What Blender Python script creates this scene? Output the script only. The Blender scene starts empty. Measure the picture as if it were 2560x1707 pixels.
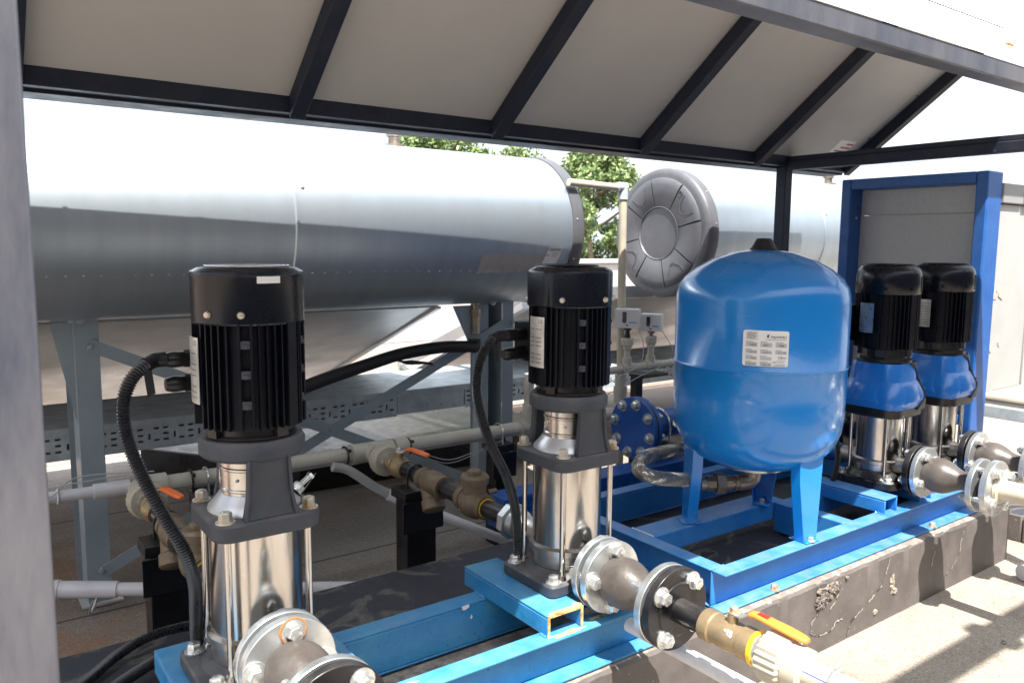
import bpy, bmesh, math, random
from mathutils import Vector, Matrix, Quaternion
random.seed(7)
PI = math.pi
rad = math.radians
S = bpy.context.scene
COL = S.collection

# ------------------------------------------------------------------ camera
cam_d = bpy.data.cameras.new('camera')
cam = bpy.data.objects.new('camera', cam_d); COL.objects.link(cam)
cam_d.sensor_width = 23.5
cam_d.lens = 23.5 * 1992 / 2560
cam_d.clip_start = 0.05; cam_d.clip_end = 400
cam.location = (0, 0, 1.16)
cam.rotation_euler = (rad(83.15), rad(-0.46), rad(-36.0))
cam_d.dof.use_dof = True; cam_d.dof.focus_distance = 2.0; cam_d.dof.aperture_fstop = 5.6
S.camera = cam

# ------------------------------------------------------------------ sky, sun, exposure
SUNV = Vector((-0.2, -0.45, 1)).normalized()
w = bpy.data.worlds.new('World'); S.world = w; w.use_nodes = True
wn = w.node_tree.nodes; wl = w.node_tree.links
sky = wn.new('ShaderNodeTexSky'); sky.sky_type = 'NISHITA'; sky.sun_disc = False
sky.sun_elevation = math.asin(SUNV.z); sky.sun_rotation = math.atan2(SUNV.x, SUNV.y)
sky.dust_density = 4.0; sky.air_density = 1.0; sky.ozone_density = 1.0
bg = wn['Background']; bg.inputs[1].default_value = 0.15
tcw = wn.new('ShaderNodeTexCoord'); mpw = wn.new('ShaderNodeMapping'); mpw.inputs['Scale'].default_value = (1, 1, 2.6)
wl.new(tcw.outputs['Generated'], mpw.inputs[0])
nzw = wn.new('ShaderNodeTexNoise'); nzw.inputs['Scale'].default_value = 1.7; nzw.inputs['Detail'].default_value = 7; nzw.inputs['Roughness'].default_value = .55
wl.new(mpw.outputs[0], nzw.inputs['Vector'])
rpw = wn.new('ShaderNodeMapRange'); rpw.inputs[1].default_value = .34; rpw.inputs[2].default_value = .60; rpw.inputs[3].default_value = .80; rpw.inputs[4].default_value = .97
wl.new(nzw.outputs['Fac'], rpw.inputs[0])
mxw = wn.new('ShaderNodeMix'); mxw.data_type = 'RGBA'; dtw = wn.new('ShaderNodeVectorMath'); dtw.operation = 'DOT_PRODUCT'; dtw.inputs[1].default_value = SUNV; wl.new(tcw.outputs['Generated'], dtw.inputs[0])
glw = wn.new('ShaderNodeMapRange'); glw.inputs[1].default_value = .35; glw.inputs[2].default_value = 1.0; glw.inputs[3].default_value = 3.5; glw.inputs[4].default_value = 7.0; glw.interpolation_type = 'SMOOTHSTEP'
wl.new(dtw.outputs['Value'], glw.inputs[0])
clw = wn.new('ShaderNodeVectorMath'); clw.operation = 'SCALE'; clw.inputs[0].default_value = (.94, 1.0, 1.07); wl.new(glw.outputs[0], clw.inputs['Scale']); wl.new(clw.outputs[0], mxw.inputs[7])
wl.new(rpw.outputs[0], mxw.inputs[0]); wl.new(sky.outputs[0], mxw.inputs[6]); wl.new(mxw.outputs[2], bg.inputs[0])
sun_d = bpy.data.lights.new('sun', 'SUN'); sun_d.energy = 5.0; sun_d.angle = rad(0.5); sun_d.color = (1, 0.95, 0.88)
sun = bpy.data.objects.new('sun', sun_d); COL.objects.link(sun)
sun.rotation_euler = (-SUNV).to_track_quat('-Z', 'Y').to_euler()
S.view_settings.view_transform = 'Standard'; S.view_settings.look = 'None'
S.view_settings.exposure = 1.4; S.view_settings.gamma = 1
S.render.engine = 'CYCLES'

# ------------------------------------------------------------------ materials
def mat(name, col, rough=0.5, metal=0.0, col2=None, sc=6.0, amt=(0.4, 0.65), bump=0.0, bsc=60.0, rvar=0.12,
        coat=0.0, aniso=0.0, stretch=(1, 1, 1), speck=None, sps=120.0, spt=0.68, det=6.0, spec=0.5, dust=0.0, dcol=(.30, .27, .24)):
    m = bpy.data.materials.new(name); m.use_nodes = True
    N = m.node_tree.nodes; L = m.node_tree.links
    p = N['Principled BSDF']
    p.inputs['Base Color'].default_value = (*col, 1); p.inputs['Roughness'].default_value = rough
    p.inputs['Metallic'].default_value = metal; p.inputs['Coat Weight'].default_value = coat
    p.inputs['Coat Roughness'].default_value = 0.08; p.inputs['Anisotropic'].default_value = aniso
    p.inputs['Specular IOR Level'].default_value = spec
    tc = N.new('ShaderNodeTexCoord'); mp = N.new('ShaderNodeMapping'); mp.inputs['Scale'].default_value = stretch
    L.new(tc.outputs['Object'], mp.inputs[0])
    n = N.new('ShaderNodeTexNoise'); n.inputs['Scale'].default_value = sc; n.inputs['Detail'].default_value = det
    n.inputs['Roughness'].default_value = 0.65
    L.new(mp.outputs[0], n.inputs['Vector'])
    cur = None
    if col2:
        r = N.new('ShaderNodeValToRGB'); r.color_ramp.elements[0].position = amt[0]; r.color_ramp.elements[1].position = amt[1]
        r.color_ramp.elements[0].color = (*col, 1); r.color_ramp.elements[1].color = (*col2, 1)
        L.new(n.outputs['Fac'], r.inputs[0]); cur = r.outputs[0]
    if speck:
        n2 = N.new('ShaderNodeTexNoise'); n2.inputs['Scale'].default_value = sps; n2.inputs['Detail'].default_value = 3
        L.new(mp.outputs[0], n2.inputs['Vector'])
        r2 = N.new('ShaderNodeValToRGB'); r2.color_ramp.elements[0].position = spt; r2.color_ramp.elements[1].position = spt + 0.04
        r2.color_ramp.elements[0].color = (0, 0, 0, 1); r2.color_ramp.elements[1].color = (1, 1, 1, 1)
        L.new(n2.outputs['Fac'], r2.inputs[0])
        mx = N.new('ShaderNodeMix'); mx.data_type = 'RGBA'
        L.new(r2.outputs[0], mx.inputs[0])
        if cur: L.new(cur, mx.inputs[6])
        else: mx.inputs[6].default_value = (*col, 1)
        mx.inputs[7].default_value = (*speck, 1); cur = mx.outputs[2]
    if dust:
        ge = N.new('ShaderNodeNewGeometry'); sx_ = N.new('ShaderNodeSeparateXYZ'); L.new(ge.outputs['Normal'], sx_.inputs[0])
        d1 = N.new('ShaderNodeMapRange'); d1.inputs[1].default_value = .15; d1.inputs[2].default_value = .95; L.new(sx_.outputs[2], d1.inputs[0])
        nd = N.new('ShaderNodeTexNoise'); nd.inputs['Scale'].default_value = 22; nd.inputs['Detail'].default_value = 7; L.new(tc.outputs['Object'], nd.inputs['Vector'])
        d2 = N.new('ShaderNodeMapRange'); d2.inputs[1].default_value = .35; d2.inputs[2].default_value = .68; d2.inputs[3].default_value = .15; L.new(nd.outputs['Fac'], d2.inputs[0])
        d3 = N.new('ShaderNodeMath'); d3.operation = 'MULTIPLY'; L.new(d1.outputs[0], d3.inputs[0]); L.new(d2.outputs[0], d3.inputs[1])
        d4 = N.new('ShaderNodeMath'); d4.operation = 'MULTIPLY'; d4.inputs[1].default_value = dust; L.new(d3.outputs[0], d4.inputs[0])
        mx = N.new('ShaderNodeMix'); mx.data_type = 'RGBA'; L.new(d4.outputs[0], mx.inputs[0])
        if cur: L.new(cur, mx.inputs[6])
        else: mx.inputs[6].default_value = (*col, 1)
        mx.inputs[7].default_value = (*dcol, 1); cur = mx.outputs[2]
    if cur: L.new(cur, p.inputs['Base Color'])
    if rvar:
        mr = N.new('ShaderNodeMapRange'); mr.inputs[3].default_value = max(0.02, rough - rvar); mr.inputs[4].default_value = min(1, rough + rvar)
        mr.inputs[1].default_value = 0.3; mr.inputs[2].default_value = 0.7
        L.new(n.outputs['Fac'], mr.inputs[0]); L.new(mr.outputs[0], p.inputs['Roughness'])
    if bump:
        nb = N.new('ShaderNodeTexNoise'); nb.inputs['Scale'].default_value = bsc; nb.inputs['Detail'].default_value = 4
        L.new(mp.outputs[0], nb.inputs['Vector'])
        b = N.new('ShaderNodeBump'); b.inputs['Strength'].default_value = bump; b.inputs['Distance'].default_value = 0.002
        L.new(nb.outputs['Fac'], b.inputs['Height']); L.new(b.outputs[0], p.inputs['Normal'])
    return m

M = {}
M['ceil'] = mat('ceiling_sheet', (.52, .515, .505), .5, 0, (.46, .45, .44), 2.0, (.3, .75), bump=.05, bsc=8)
M['roofw'] = mat('white_roof_sheet', (.82, .82, .80), .4, 0, (.7, .7, .68), 2)
M['steel'] = mat('navy_steel_paint', (.018, .024, .044), .55, 0, (.036, .038, .050), 9, (.45, .75), bump=.15, bsc=180, speck=(.08, .078, .075), sps=70, spt=.72, spec=.25)
M['post'] = mat('sunlit_steel_paint', (.05, .055, .075), .4, 0, (.12, .115, .125), 14, (.35, .7), bump=.2, bsc=200, stretch=(1, 1, .25))  # navy steel paint made paler; sunlight on the front members is in the colour
M['skid'] = mat('blue_skid_paint', (.014, .165, .50), .40, 0, (.05, .24, .54), 6, (.38, .7), bump=.25, bsc=120, speck=(.05, .04, .05), sps=110, spt=.70, dust=.4, dcol=(.28, .33, .42))
M['skid_old'] = mat('worn_blue_paint', (.016, .19, .45), .42, 0, (.06, .30, .52), 8, (.35, .7), bump=.35, bsc=90, speck=(.05, .05, .06), sps=130, spt=.67, dust=.25, dcol=(.30, .40, .45))
M['primer'] = mat('yellow_primer_rust', (.62, .50, .22), .6, 0, (.35, .16, .05), 30, (.5, .62), bump=.4, bsc=100)
M['navyblue'] = mat('blue_pipe_paint', (.008, .07, .30), .36, 0, (.015, .10, .36), 5, bump=.15, bsc=90)
M['panelblue'] = mat('blue_frame_paint', (.012, .085, .31), .36, 0, (.03, .12, .37), 10, (.4, .75), bump=.2, bsc=90)
M['tank'] = mat('gloss_blue_enamel', (.005, .20, .61), .25, 0, (.011, .22, .62), 4, rvar=.07, coat=.4, bump=.10, bsc=45, speck=(.04, .22, .5), sps=60, spt=.70)
M['blackp'] = mat('black_paint', (.005, .005, .007), .33, 0, (.011, .011, .013), 12, bump=.1, bsc=150, rvar=.1, dust=.12)
M['blackm'] = mat('black_motor_paint', (.003, .004, .009), .42, 0, (.006, .008, .013), 15, (.5, .7), bump=.15, bsc=250, spec=.2, dust=.08)
M['capgloss'] = mat('black_fan_cover', (.002, .003, .008), .26, 0, (.004, .006, .012), 5, rvar=.06, coat=.06, spec=.32, bump=.04, bsc=60)
M['plastic'] = mat('black_plastic', (.010, .010, .012), .32, 0, rvar=.08)
M['rubber'] = mat('corrugated_rubber', (.016, .017, .021), .3, 0, (.03, .03, .032), 20, rvar=.08)
M['castiron'] = mat('grey_cast_iron', (.036, .042, .056), .6, 0, (.07, .072, .08), 12, (.4, .75), bump=.5, bsc=330, speck=(.16, .11, .07), sps=45, spt=.72, dust=.35)
M['stain'] = mat('stainless_steel', (.58, .56, .54), .22, 1, (.50, .48, .46), 5, rvar=.07, aniso=.3, bump=.03, bsc=30)
M['stainm'] = mat('matt_stainless_casting', (.48, .45, .42), .36, 1, (.34, .31, .28), 8, rvar=.08, bump=.2, bsc=200)
M['satin'] = mat('satin_aluminium', (.62, .62, .64), .38, .7, rvar=.06)
M['galv'] = mat('galvanised_steel', (.66, .68, .68), .33, .85, (.50, .53, .54), 22, (.35, .65), bump=.1, bsc=60, rvar=.1)
M['zinc'] = mat('zinc_bolt', (.72, .73, .72), .3, .8, (.5, .5, .48), 40, rvar=.1)
M['goldzinc'] = mat('yellowed_zinc', (.60, .56, .48), .4, .6, (.42, .28, .14), 40, (.5, .65), rvar=.1)
M['trayg'] = mat('tray_galvanised', (.58, .64, .68), .45, .2, (.40, .45, .49), 14, (.35, .65), bump=.1, bsc=40, rvar=.1)
M['alu'] = mat('aluminium_jacket', (.46, .52, .575), .46, .84, (.41, .47, .53), 2.5, rvar=.04, aniso=.0, stretch=(6, .25, .25), bump=.05, bsc=60)
M['alub'] = mat('aluminium_back_sheet', (.47, .48, .49), .36, .8, (.38, .39, .40), 2.2, (.3, .7), rvar=.1)
M['alur'] = mat('bright_aluminium_rail', (.80, .81, .82), .35, .6, rvar=.05)
M['legp'] = mat('grey_leg_paint', (.26, .32, .36), .4, .1, (.31, .37, .41), 6, rvar=.08, bump=.08, bsc=90)
M['dcap'] = mat('grey_plastic_end_cap', (.075, .078, .090), .42, 0, (.135, .136, .148), 3.5, (.35, .72), rvar=.1, bump=.1, bsc=30)
M['dcapi'] = mat('hazed_plastic_disc', (.12, .125, .14), .38, 0, (.23, .235, .25), 5, (.35, .7), rvar=.08)
M['ppr'] = mat('beige_polypropylene', (.50, .47, .40), .38, 0, (.42, .39, .33), 9, rvar=.07)
M['pprw'] = mat('pale_polypropylene', (.50, .455, .36), .40, 0, (.43, .39, .31), 9, rvar=.07)
M['pvc'] = mat('white_pvc', (.66, .65, .68), .33, 0, (.55, .53, .55), 7, (.5, .75), rvar=.06)
M['pvcg'] = mat('grey_flexible_conduit', (.42, .42, .42), .45)
M['stripe'] = mat('blue_pipe_stripe', (.03, .06, .35), .4)
M['brass'] = mat('patinated_brass', (.40, .30, .17), .42, .55, (.25, .19, .12), 16, (.4, .65), rvar=.1, bump=.3, bsc=130)
M['bronze'] = mat('dull_bronze_casting', (.205, .15, .095), .5, .3, (.15, .11, .075), 14, (.35, .7), rvar=.1, bump=.5, bsc=160)
M['orange'] = mat('orange_vinyl', (.85, .17, .02), .35, 0, (.8, .14, .02), 9, rvar=.06)
M['orangef'] = mat('faded_orange_vinyl', (.85, .24, .04), .38, 0, rvar=.06)
M['yellow'] = mat('yellow_tape', (.85, .52, .02), .4)
M['white'] = mat('white_sticker', (.78, .77, .76), .4)
M['plate'] = mat('aluminium_nameplate', (.60, .60, .58), .35, .6, (.45, .45, .43), 25, rvar=.08)
M['plateb'] = mat('blue_film_nameplate', (.16, .27, .40), .3, .6, (.25, .36, .48), 25, rvar=.08)
M['ink'] = mat('dark_ink', (.02, .025, .07), .5)
M['inkg'] = mat('grey_ink', (.16, .16, .17), .5)
M['field'] = mat('grey_print_field', (.48, .48, .49), .5)
M['redink'] = mat('red_ink', (.35, .02, .02), .5)
M['bellow'] = mat('dusty_rubber_joint', (.060, .050, .044), .42, 0, (.105, .09, .08), 14, (.35, .7), rvar=.1, bump=.25, bsc=110)
M['gask'] = mat('rubber_gasket', (.012, .012, .014), .5)
M['switch'] = mat('grey_switch_box', (.55, .55, .56), .4, 0, rvar=.05)
M['dark'] = mat('dark_window', (.02, .022, .03), .2)
M['cab'] = mat('white_cabinet_paint', (.42, .42, .41), .42, 0, (.37, .37, .36), 3)
M['paper'] = mat('torn_paper', (.46, .41, .33), .8)
M['cabg'] = mat('grey_sandwich_panel', (.40, .41, .41), .45, .1, (.46, .47, .47), 60, (.35, .65), bump=.1, bsc=150)
M['foil'] = mat('aged_foil_tape', (.46, .44, .43), .6, .1, (.34, .31, .30), 30, (.3, .7), bump=.4, bsc=60, stretch=(1, .3, .3))
M['bcover'] = mat('blue_coupling_cover', (.012, .15, .52), .28, 0, rvar=.05, coat=.3)
M['parapet'] = mat('white_parapet_plaster', (.46, .45, .445), .7, 0, (.34, .325, .32), 1.5, (.4, .75), bump=.3, bsc=20)
M['shadew'] = mat('shade_wall_grey', (.10, .11, .13), .8, 0, (.07, .075, .09), 1.2)  # dark grey of the added shade wall
M['bark'] = mat('bark', (.10, .075, .05), .9, 0, (.06, .045, .03), 20, bump=.5, bsc=30)
M['leafa'] = mat('leaf_light', (.21, .29, .10), .5, 0, (.30, .37, .15), 4)
M['leafb'] = mat('leaf_dark', (.075, .13, .045), .5, 0, (.12, .18, .06), 4)
M['needle'] = mat('conifer_needles', (.02, .055, .025), .6, 0, (.035, .08, .03), 4)
M['wire'] = mat('grey_wire', (.42, .42, .43), .4)
M['braid'] = mat('braided_steel', (.50, .47, .42), .3, .9, (.38, .35, .31), 30, rvar=.08)
M['hosefit'] = mat('tarnished_fitting', (.34, .30, .26), .4, .8, (.22, .17, .13), 25, (.4, .65), rvar=.1, bump=.2, bsc=120)
M['whitechip'] = mat('exposed_white', (.78, .76, .76), .6)
M['rust'] = mat('rust_patch', (.38, .13, .03), .8, 0, (.5, .22, .07), 40)

def floor_mat():
    m = bpy.data.materials.new('bitumen_felt'); m.use_nodes = True
    N = m.node_tree.nodes; L = m.node_tree.links; p = N['Principled BSDF']
    tc = N.new('ShaderNodeTexCoord')
    def noise(sc, det, rough=.6, st=(1, 1, 1)):
        mp = N.new('ShaderNodeMapping'); mp.inputs['Scale'].default_value = st; L.new(tc.outputs['Object'], mp.inputs[0])
        n = N.new('ShaderNodeTexNoise'); n.inputs['Scale'].default_value = sc; n.inputs['Detail'].default_value = det
        n.inputs['Roughness'].default_value = rough; L.new(mp.outputs[0], n.inputs['Vector']); return n.outputs['Fac']
    def ramp(f, a, b, ca=(0, 0, 0, 1), cb=(1, 1, 1, 1)):
        r = N.new('ShaderNodeValToRGB'); r.color_ramp.elements[0].position = a; r.color_ramp.elements[1].position = b
        r.color_ramp.elements[0].color = ca; r.color_ramp.elements[1].color = cb; L.new(f, r.inputs[0]); return r.outputs[0]
    def mix(f, a, b):
        x = N.new('ShaderNodeMix'); x.data_type = 'RGBA'
        if hasattr(f, 'node'): L.new(f, x.inputs[0])
        else: x.inputs[0].default_value = f
        for s, v in ((6, a), (7, b)):
            if hasattr(v, 'node'): L.new(v, x.inputs[s])
            else: x.inputs[s].default_value = v
        return x.outputs[2]
    def math_(op, a, b=None):
        x = N.new('ShaderNodeMath'); x.operation = op
        for i, v in enumerate((a, b)):
            if v is None: continue
            if hasattr(v, 'node'): L.new(v, x.inputs[i])
            else: x.inputs[i].default_value = v
        return x.outputs[0]
    base = mix(ramp(noise(2.2, 8), .3, .72), (.33, .285, .235, 1), (.46, .395, .32, 1))
    sep = N.new('ShaderNodeSeparateXYZ'); L.new(tc.outputs['Object'], sep.inputs[0])
    X, Y = sep.outputs[0], sep.outputs[1]
    # the felt behind the plinth is greyer and darker
    greyer = math_('MULTIPLY', ramp(Y, 0, 1), 1)
    mr = N.new('ShaderNodeMapRange'); mr.inputs[1].default_value = 1.9; mr.inputs[2].default_value = 2.3; L.new(Y, mr.inputs[0])
    base = mix(math_('MULTIPLY', mr.outputs[0], .72), base, (.27, .25, .235, 1))
    # rust run-off at the left
    mr2 = N.new('ShaderNodeMapRange'); mr2.inputs[1].default_value = .75; mr2.inputs[2].default_value = .25; L.new(X, mr2.inputs[0])
    rs = math_('MULTIPLY', math_('MULTIPLY', ramp(noise(3.2, 7, .7, (1, .55, 1)), .40, .60), mr2.outputs[0]), mr.outputs[0])
    base = mix(math_('MULTIPLY', rs, .85), base, (.36, .15, .05, 1))
    # rusty puddle marks beneath the rack
    mr3 = N.new('ShaderNodeMapRange'); mr3.inputs[1].default_value = 2.9; mr3.inputs[2].default_value = 3.4; L.new(Y, mr3.inputs[0])
    n5 = noise(1.3, 6, .65, (1, 1.6, 1))
    rs2 = math_('MULTIPLY', ramp(n5, .46, .58), mr3.outputs[0])
    base = mix(math_('MULTIPLY', rs2, .6), base, (.25, .12, .06, 1))
    base = mix(math_('MULTIPLY', math_('MULTIPLY', ramp(noise(.9, 5, .6, (1, 2, 1)), .44, .6), mr3.outputs[0]), .55), base, (.42, .39, .37, 1))
    base = mix(math_('MULTIPLY', ramp(noise(150, 3, .75), .47, .60), .62), base, (.15, .125, .10, 1))
    base = mix(math_('MULTIPLY', ramp(noise(62, 5, .8), .52, .62), .40), base, (.09, .075, .065, 1))
    base = mix(math_('MULTIPLY', ramp(noise(95, 2, .5), .67, .70), .8), base, (.62, .58, .52, 1))
    base = mix(math_('MULTIPLY', ramp(noise(6, 8, .75), .54, .72), .4), base, (.10, .085, .075, 1))
    base = mix(math_('MULTIPLY', ramp(noise(420, 2), .5, .62), .6), base, (.11, .09, .075, 1))
    base = mix(math_('MULTIPLY', ramp(noise(24, 6, .7), .52, .68), .35), base, (.20, .165, .13, 1))
    base = mix(math_('MULTIPLY', ramp(noise(520, 2), .66, .70), .7), base, (.75, .70, .62, 1))
    # seams
    for ax, per, off in ((X, 1.0, .31),):
        fr = math_('FRACT', math_('ADD', math_('MULTIPLY', Y, 1 / per), off))
        ln = math_('LESS_THAN', fr, .012)
        base = mix(math_('MULTIPLY', math_('MULTIPLY', ln, mr.outputs[0]), .8), base, (.04, .035, .03, 1))
    L.new(base, p.inputs['Base Color'])
    p.inputs['Roughness'].default_value = .9
    b = N.new('ShaderNodeBump'); b.inputs['Strength'].default_value = .6; b.inputs['Distance'].default_value = .004
    L.new(math_('ADD', noise(260, 3), math_('MULTIPLY', noise(14, 4), 1.5)), b.inputs['Height']); L.new(b.outputs[0], p.inputs['Normal'])
    return m
M['floor'] = floor_mat()

def plinth_mat():
    m = mat('painted_plinth', (.085, .075, .072), .62, 0, (.15, .13, .12), 6, (.35, .7), bump=.5, bsc=60, speck=(.50, .43, .35), sps=85, spt=.70)
    N = m.node_tree.nodes; L = m.node_tree.links; p = N['Principled BSDF']
    src = p.inputs['Base Color'].links[0].from_socket
    tc = N.new('ShaderNodeTexCoord'); geo = N.new('ShaderNodeNewGeometry')
    sep = N.new('ShaderNodeSeparateXYZ'); L.new(geo.outputs['Normal'], sep.inputs[0])
    n = N.new('ShaderNodeTexNoise'); n.inputs['Scale'].default_value = 4; n.inputs['Detail'].default_value = 5; n.inputs['Distortion'].default_value = 2.2
    L.new(tc.outputs['Object'], n.inputs['Vector'])
    r = N.new('ShaderNodeValToRGB'); e = r.color_ramp.elements
    e[0].position = .0; e[0].color = (.028, .032, .046, 1); e[1].position = .56; e[1].color = (.034, .036, .048, 1)
    a = e.new(.63); a.color = (.12, .11, .10, 1); c = e.new(.68); c.color = (.026, .026, .032, 1)
    L.new(n.outputs['Fac'], r.inputs[0])
    gt = N.new('ShaderNodeMath'); gt.operation = 'GREATER_THAN'; gt.inputs[1].default_value = .8; L.new(sep.outputs[2], gt.inputs[0])
    # the worn front strip of the top shows dusty concrete
    sp = N.new('ShaderNodeSeparateXYZ'); L.new(tc.outputs['Object'], sp.inputs[0])
    lt = N.new('ShaderNodeMath'); lt.operation = 'LESS_THAN'; lt.inputs[1].default_value = .04; L.new(sp.outputs[1], lt.inputs[0])
    la = N.new('ShaderNodeMath'); la.operation = 'LESS_THAN'; la.inputs[1].default_value = .252; L.new(sp.outputs[1], la.inputs[0])
    lx = N.new('ShaderNodeMath'); lx.operation = 'LESS_THAN'; lx.inputs[1].default_value = 2.74; L.new(sp.outputs[0], lx.inputs[0])
    lm = N.new('ShaderNodeMath'); lm.operation = 'MULTIPLY'; L.new(la.outputs[0], lm.inputs[0]); L.new(lx.outputs[0], lm.inputs[1])
    lt2 = N.new('ShaderNodeMath'); lt2.operation = 'MAXIMUM'; L.new(lt.outputs[0], lt2.inputs[0]); L.new(lm.outputs[0], lt2.inputs[1]); lt = lt2
    mx0 = N.new('ShaderNodeMix'); mx0.data_type = 'RGBA'; L.new(lt.outputs[0], mx0.inputs[0]); L.new(r.outputs[0], mx0.inputs[6])
    n3 = N.new('ShaderNodeTexNoise'); n3.inputs['Scale'].default_value = 40; n3.inputs['Detail'].default_value = 6; L.new(tc.outputs['Object'], n3.inputs['Vector'])
    r3 = N.new('ShaderNodeValToRGB'); r3.color_ramp.elements[0].position = .4; r3.color_ramp.elements[1].position = .62
    r3.color_ramp.elements[0].color = (.20, .165, .14, 1); r3.color_ramp.elements[1].color = (.38, .32, .26, 1); L.new(n3.outputs['Fac'], r3.inputs[0])
    L.new(r3.outputs[0], mx0.inputs[7])
    mx = N.new('ShaderNodeMix'); mx.data_type = 'RGBA'; L.new(gt.outputs[0], mx.inputs[0]); L.new(src, mx.inputs[6]); L.new(mx0.outputs[2], mx.inputs[7])
    # light scuffs along the foot of the face
    n4 = N.new('ShaderNodeTexNoise'); n4.inputs['Scale'].default_value = 9; n4.inputs['Detail'].default_value = 9; n4.inputs['Roughness'].default_value = .75
    L.new(tc.outputs['Object'], n4.inputs['Vector'])
    r4 = N.new('ShaderNodeValToRGB'); r4.color_ramp.elements[0].position = .60; r4.color_ramp.elements[1].position = .72; L.new(n4.outputs['Fac'], r4.inputs[0])
    mz = N.new('ShaderNodeMapRange'); mz.inputs[1].default_value = .12; mz.inputs[2].default_value = 0.0; mz.inputs[3].default_value = .1; L.new(sp.outputs[2], mz.inputs[0])
    mm = N.new('ShaderNodeMath'); mm.operation = 'MULTIPLY'; L.new(r4.outputs[0], mm.inputs[0]); L.new(mz.outputs[0], mm.inputs[1])
    mx2 = N.new('ShaderNodeMix'); mx2.data_type = 'RGBA'; L.new(mm.outputs[0], mx2.inputs[0]); L.new(mx.outputs[2], mx2.inputs[6]); mx2.inputs[7].default_value = (.42, .36, .30, 1)
    L.new(mx2.outputs[2], p.inputs['Base Color'])
    return m
M['plinth'] = plinth_mat()

# ------------------------------------------------------------------ mesh builder
def V(*a): return Vector(a)
class B:
    def __init__(s): s.v = []; s.f = []
    def add(s, vs, fs):
        o = len(s.v); s.v += [Vector(p) for p in vs]; s.f += [tuple(i + o for i in f) for f in fs]; return s
    def box(s, x0, x1, y0, y1, z0, z1, M_=None):
        vs = [V(x, y, z) for z in (z0, z1) for y in (y0, y1) for x in (x0, x1)]
        if M_: vs = [M_ @ v for v in vs]
        return s.add(vs, [(0, 2, 3, 1), (4, 5, 7, 6), (0, 1, 5, 4), (2, 6, 7, 3), (0, 4, 6, 2), (1, 3, 7, 5)])
    def prism(s, poly, z0, z1, M_=None):
        n = len(poly); vs = [V(x, y, z0) for x, y in poly] + [V(x, y, z1) for x, y in poly]
        if M_: vs = [M_ @ v for v in vs]
        return s.add(vs, [tuple(range(n - 1, -1, -1)), tuple(range(n, 2 * n))] + [(i, (i + 1) % n, n + (i + 1) % n, n + i) for i in range(n)])
    def loft(s, rings, caps=True):
        n = len(rings[0]); vs = [p for r in rings for p in r]; fs = []
        for k in range(len(rings) - 1):
            for i in range(n):
                j = (i + 1) % n; fs.append((k * n + i, k * n + j, (k + 1) * n + j, (k + 1) * n + i))
        if caps: fs += [tuple(range(n - 1, -1, -1)), tuple(range((len(rings) - 1) * n, len(rings) * n))]
        return s.add(vs, fs)
    def lathe(s, prof, c=(0, 0, 0), d=(0, 0, 1), n=32, a0=0.0, rmod=None):
        c = Vector(c); q = Vector((0, 0, 1)).rotation_difference(Vector(d).normalized()); rings = []
        for r, z in prof:
            rings.append([c + q @ V(r * (rmod(i) if rmod else 1) * math.cos(a0 + 2 * PI * i / n), r * (rmod(i) if rmod else 1) * math.sin(a0 + 2 * PI * i / n), z) for i in range(n)])
        return s.loft(rings)
    def cyl(s, p0, p1, r0, r1=None, n=24):
        p0 = Vector(p0); p1 = Vector(p1); L = (p1 - p0).length
        return s.lathe([(r0, 0), (r0 if r1 is None else r1, L)], p0, p1 - p0, n)
    def tube(s, pts, r, n=12, rf=None):
        pts = [Vector(p) for p in pts]; T = []
        for i in range(len(pts)):
            a = pts[max(0, i - 1)]; b = pts[min(len(pts) - 1, i + 1)]; T.append((b - a).normalized())
        u = T[0].orthogonal().normalized(); rings = []
        for i, p in enumerate(pts):
            if i: u = T[i - 1].rotation_difference(T[i]) @ u
            u = (u - T[i] * u.dot(T[i])).normalized(); v = T[i].cross(u); rr = rf(i) if rf else r
            rings.append([p + u * rr * math.cos(2 * PI * k / n) + v * rr * math.sin(2 * PI * k / n) for k in range(n)])
        return s.loft(rings)
    def ball(s, c, r, n=12, sq=(1, 1, 1)):
        c = Vector(c); m = n // 2; rings = []
        for j in range(m + 1):
            t = -PI / 2 + PI * max(.02, min(m - .02, j)) / m
            rings.append([c + V(r * sq[0] * math.cos(t) * math.cos(2 * PI * i / n), r * sq[1] * math.cos(t) * math.sin(2 * PI * i / n), r * sq[2] * math.sin(t)) for i in range(n)])
        return s.loft(rings)
    def hexb(s, c, d, r, h, head=True, washer=True, tail=0):
        c = Vector(c); d = Vector(d).normalized()
        o = 0
        if washer: s.lathe([(r * 1.45, 0), (r * 1.45, r * .2)], c, d, 18); s.lathe([(r * 1.1, r * .2), (r * 1.1, r * .42)], c, d, 14); o = r * .42
        s.lathe([(r, o), (r, o + h * .82), (r * .86, o + h)], c, d, 6, a0=random.random())
        if head: s.lathe([(r * .62, o + h), (r * .5, o + h * 1.06)], c, d, 12)
        if tail: s.cyl(c, c - d * tail, r * .5, n=10)
        return s
    def arc(s, p, M_): return s

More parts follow.
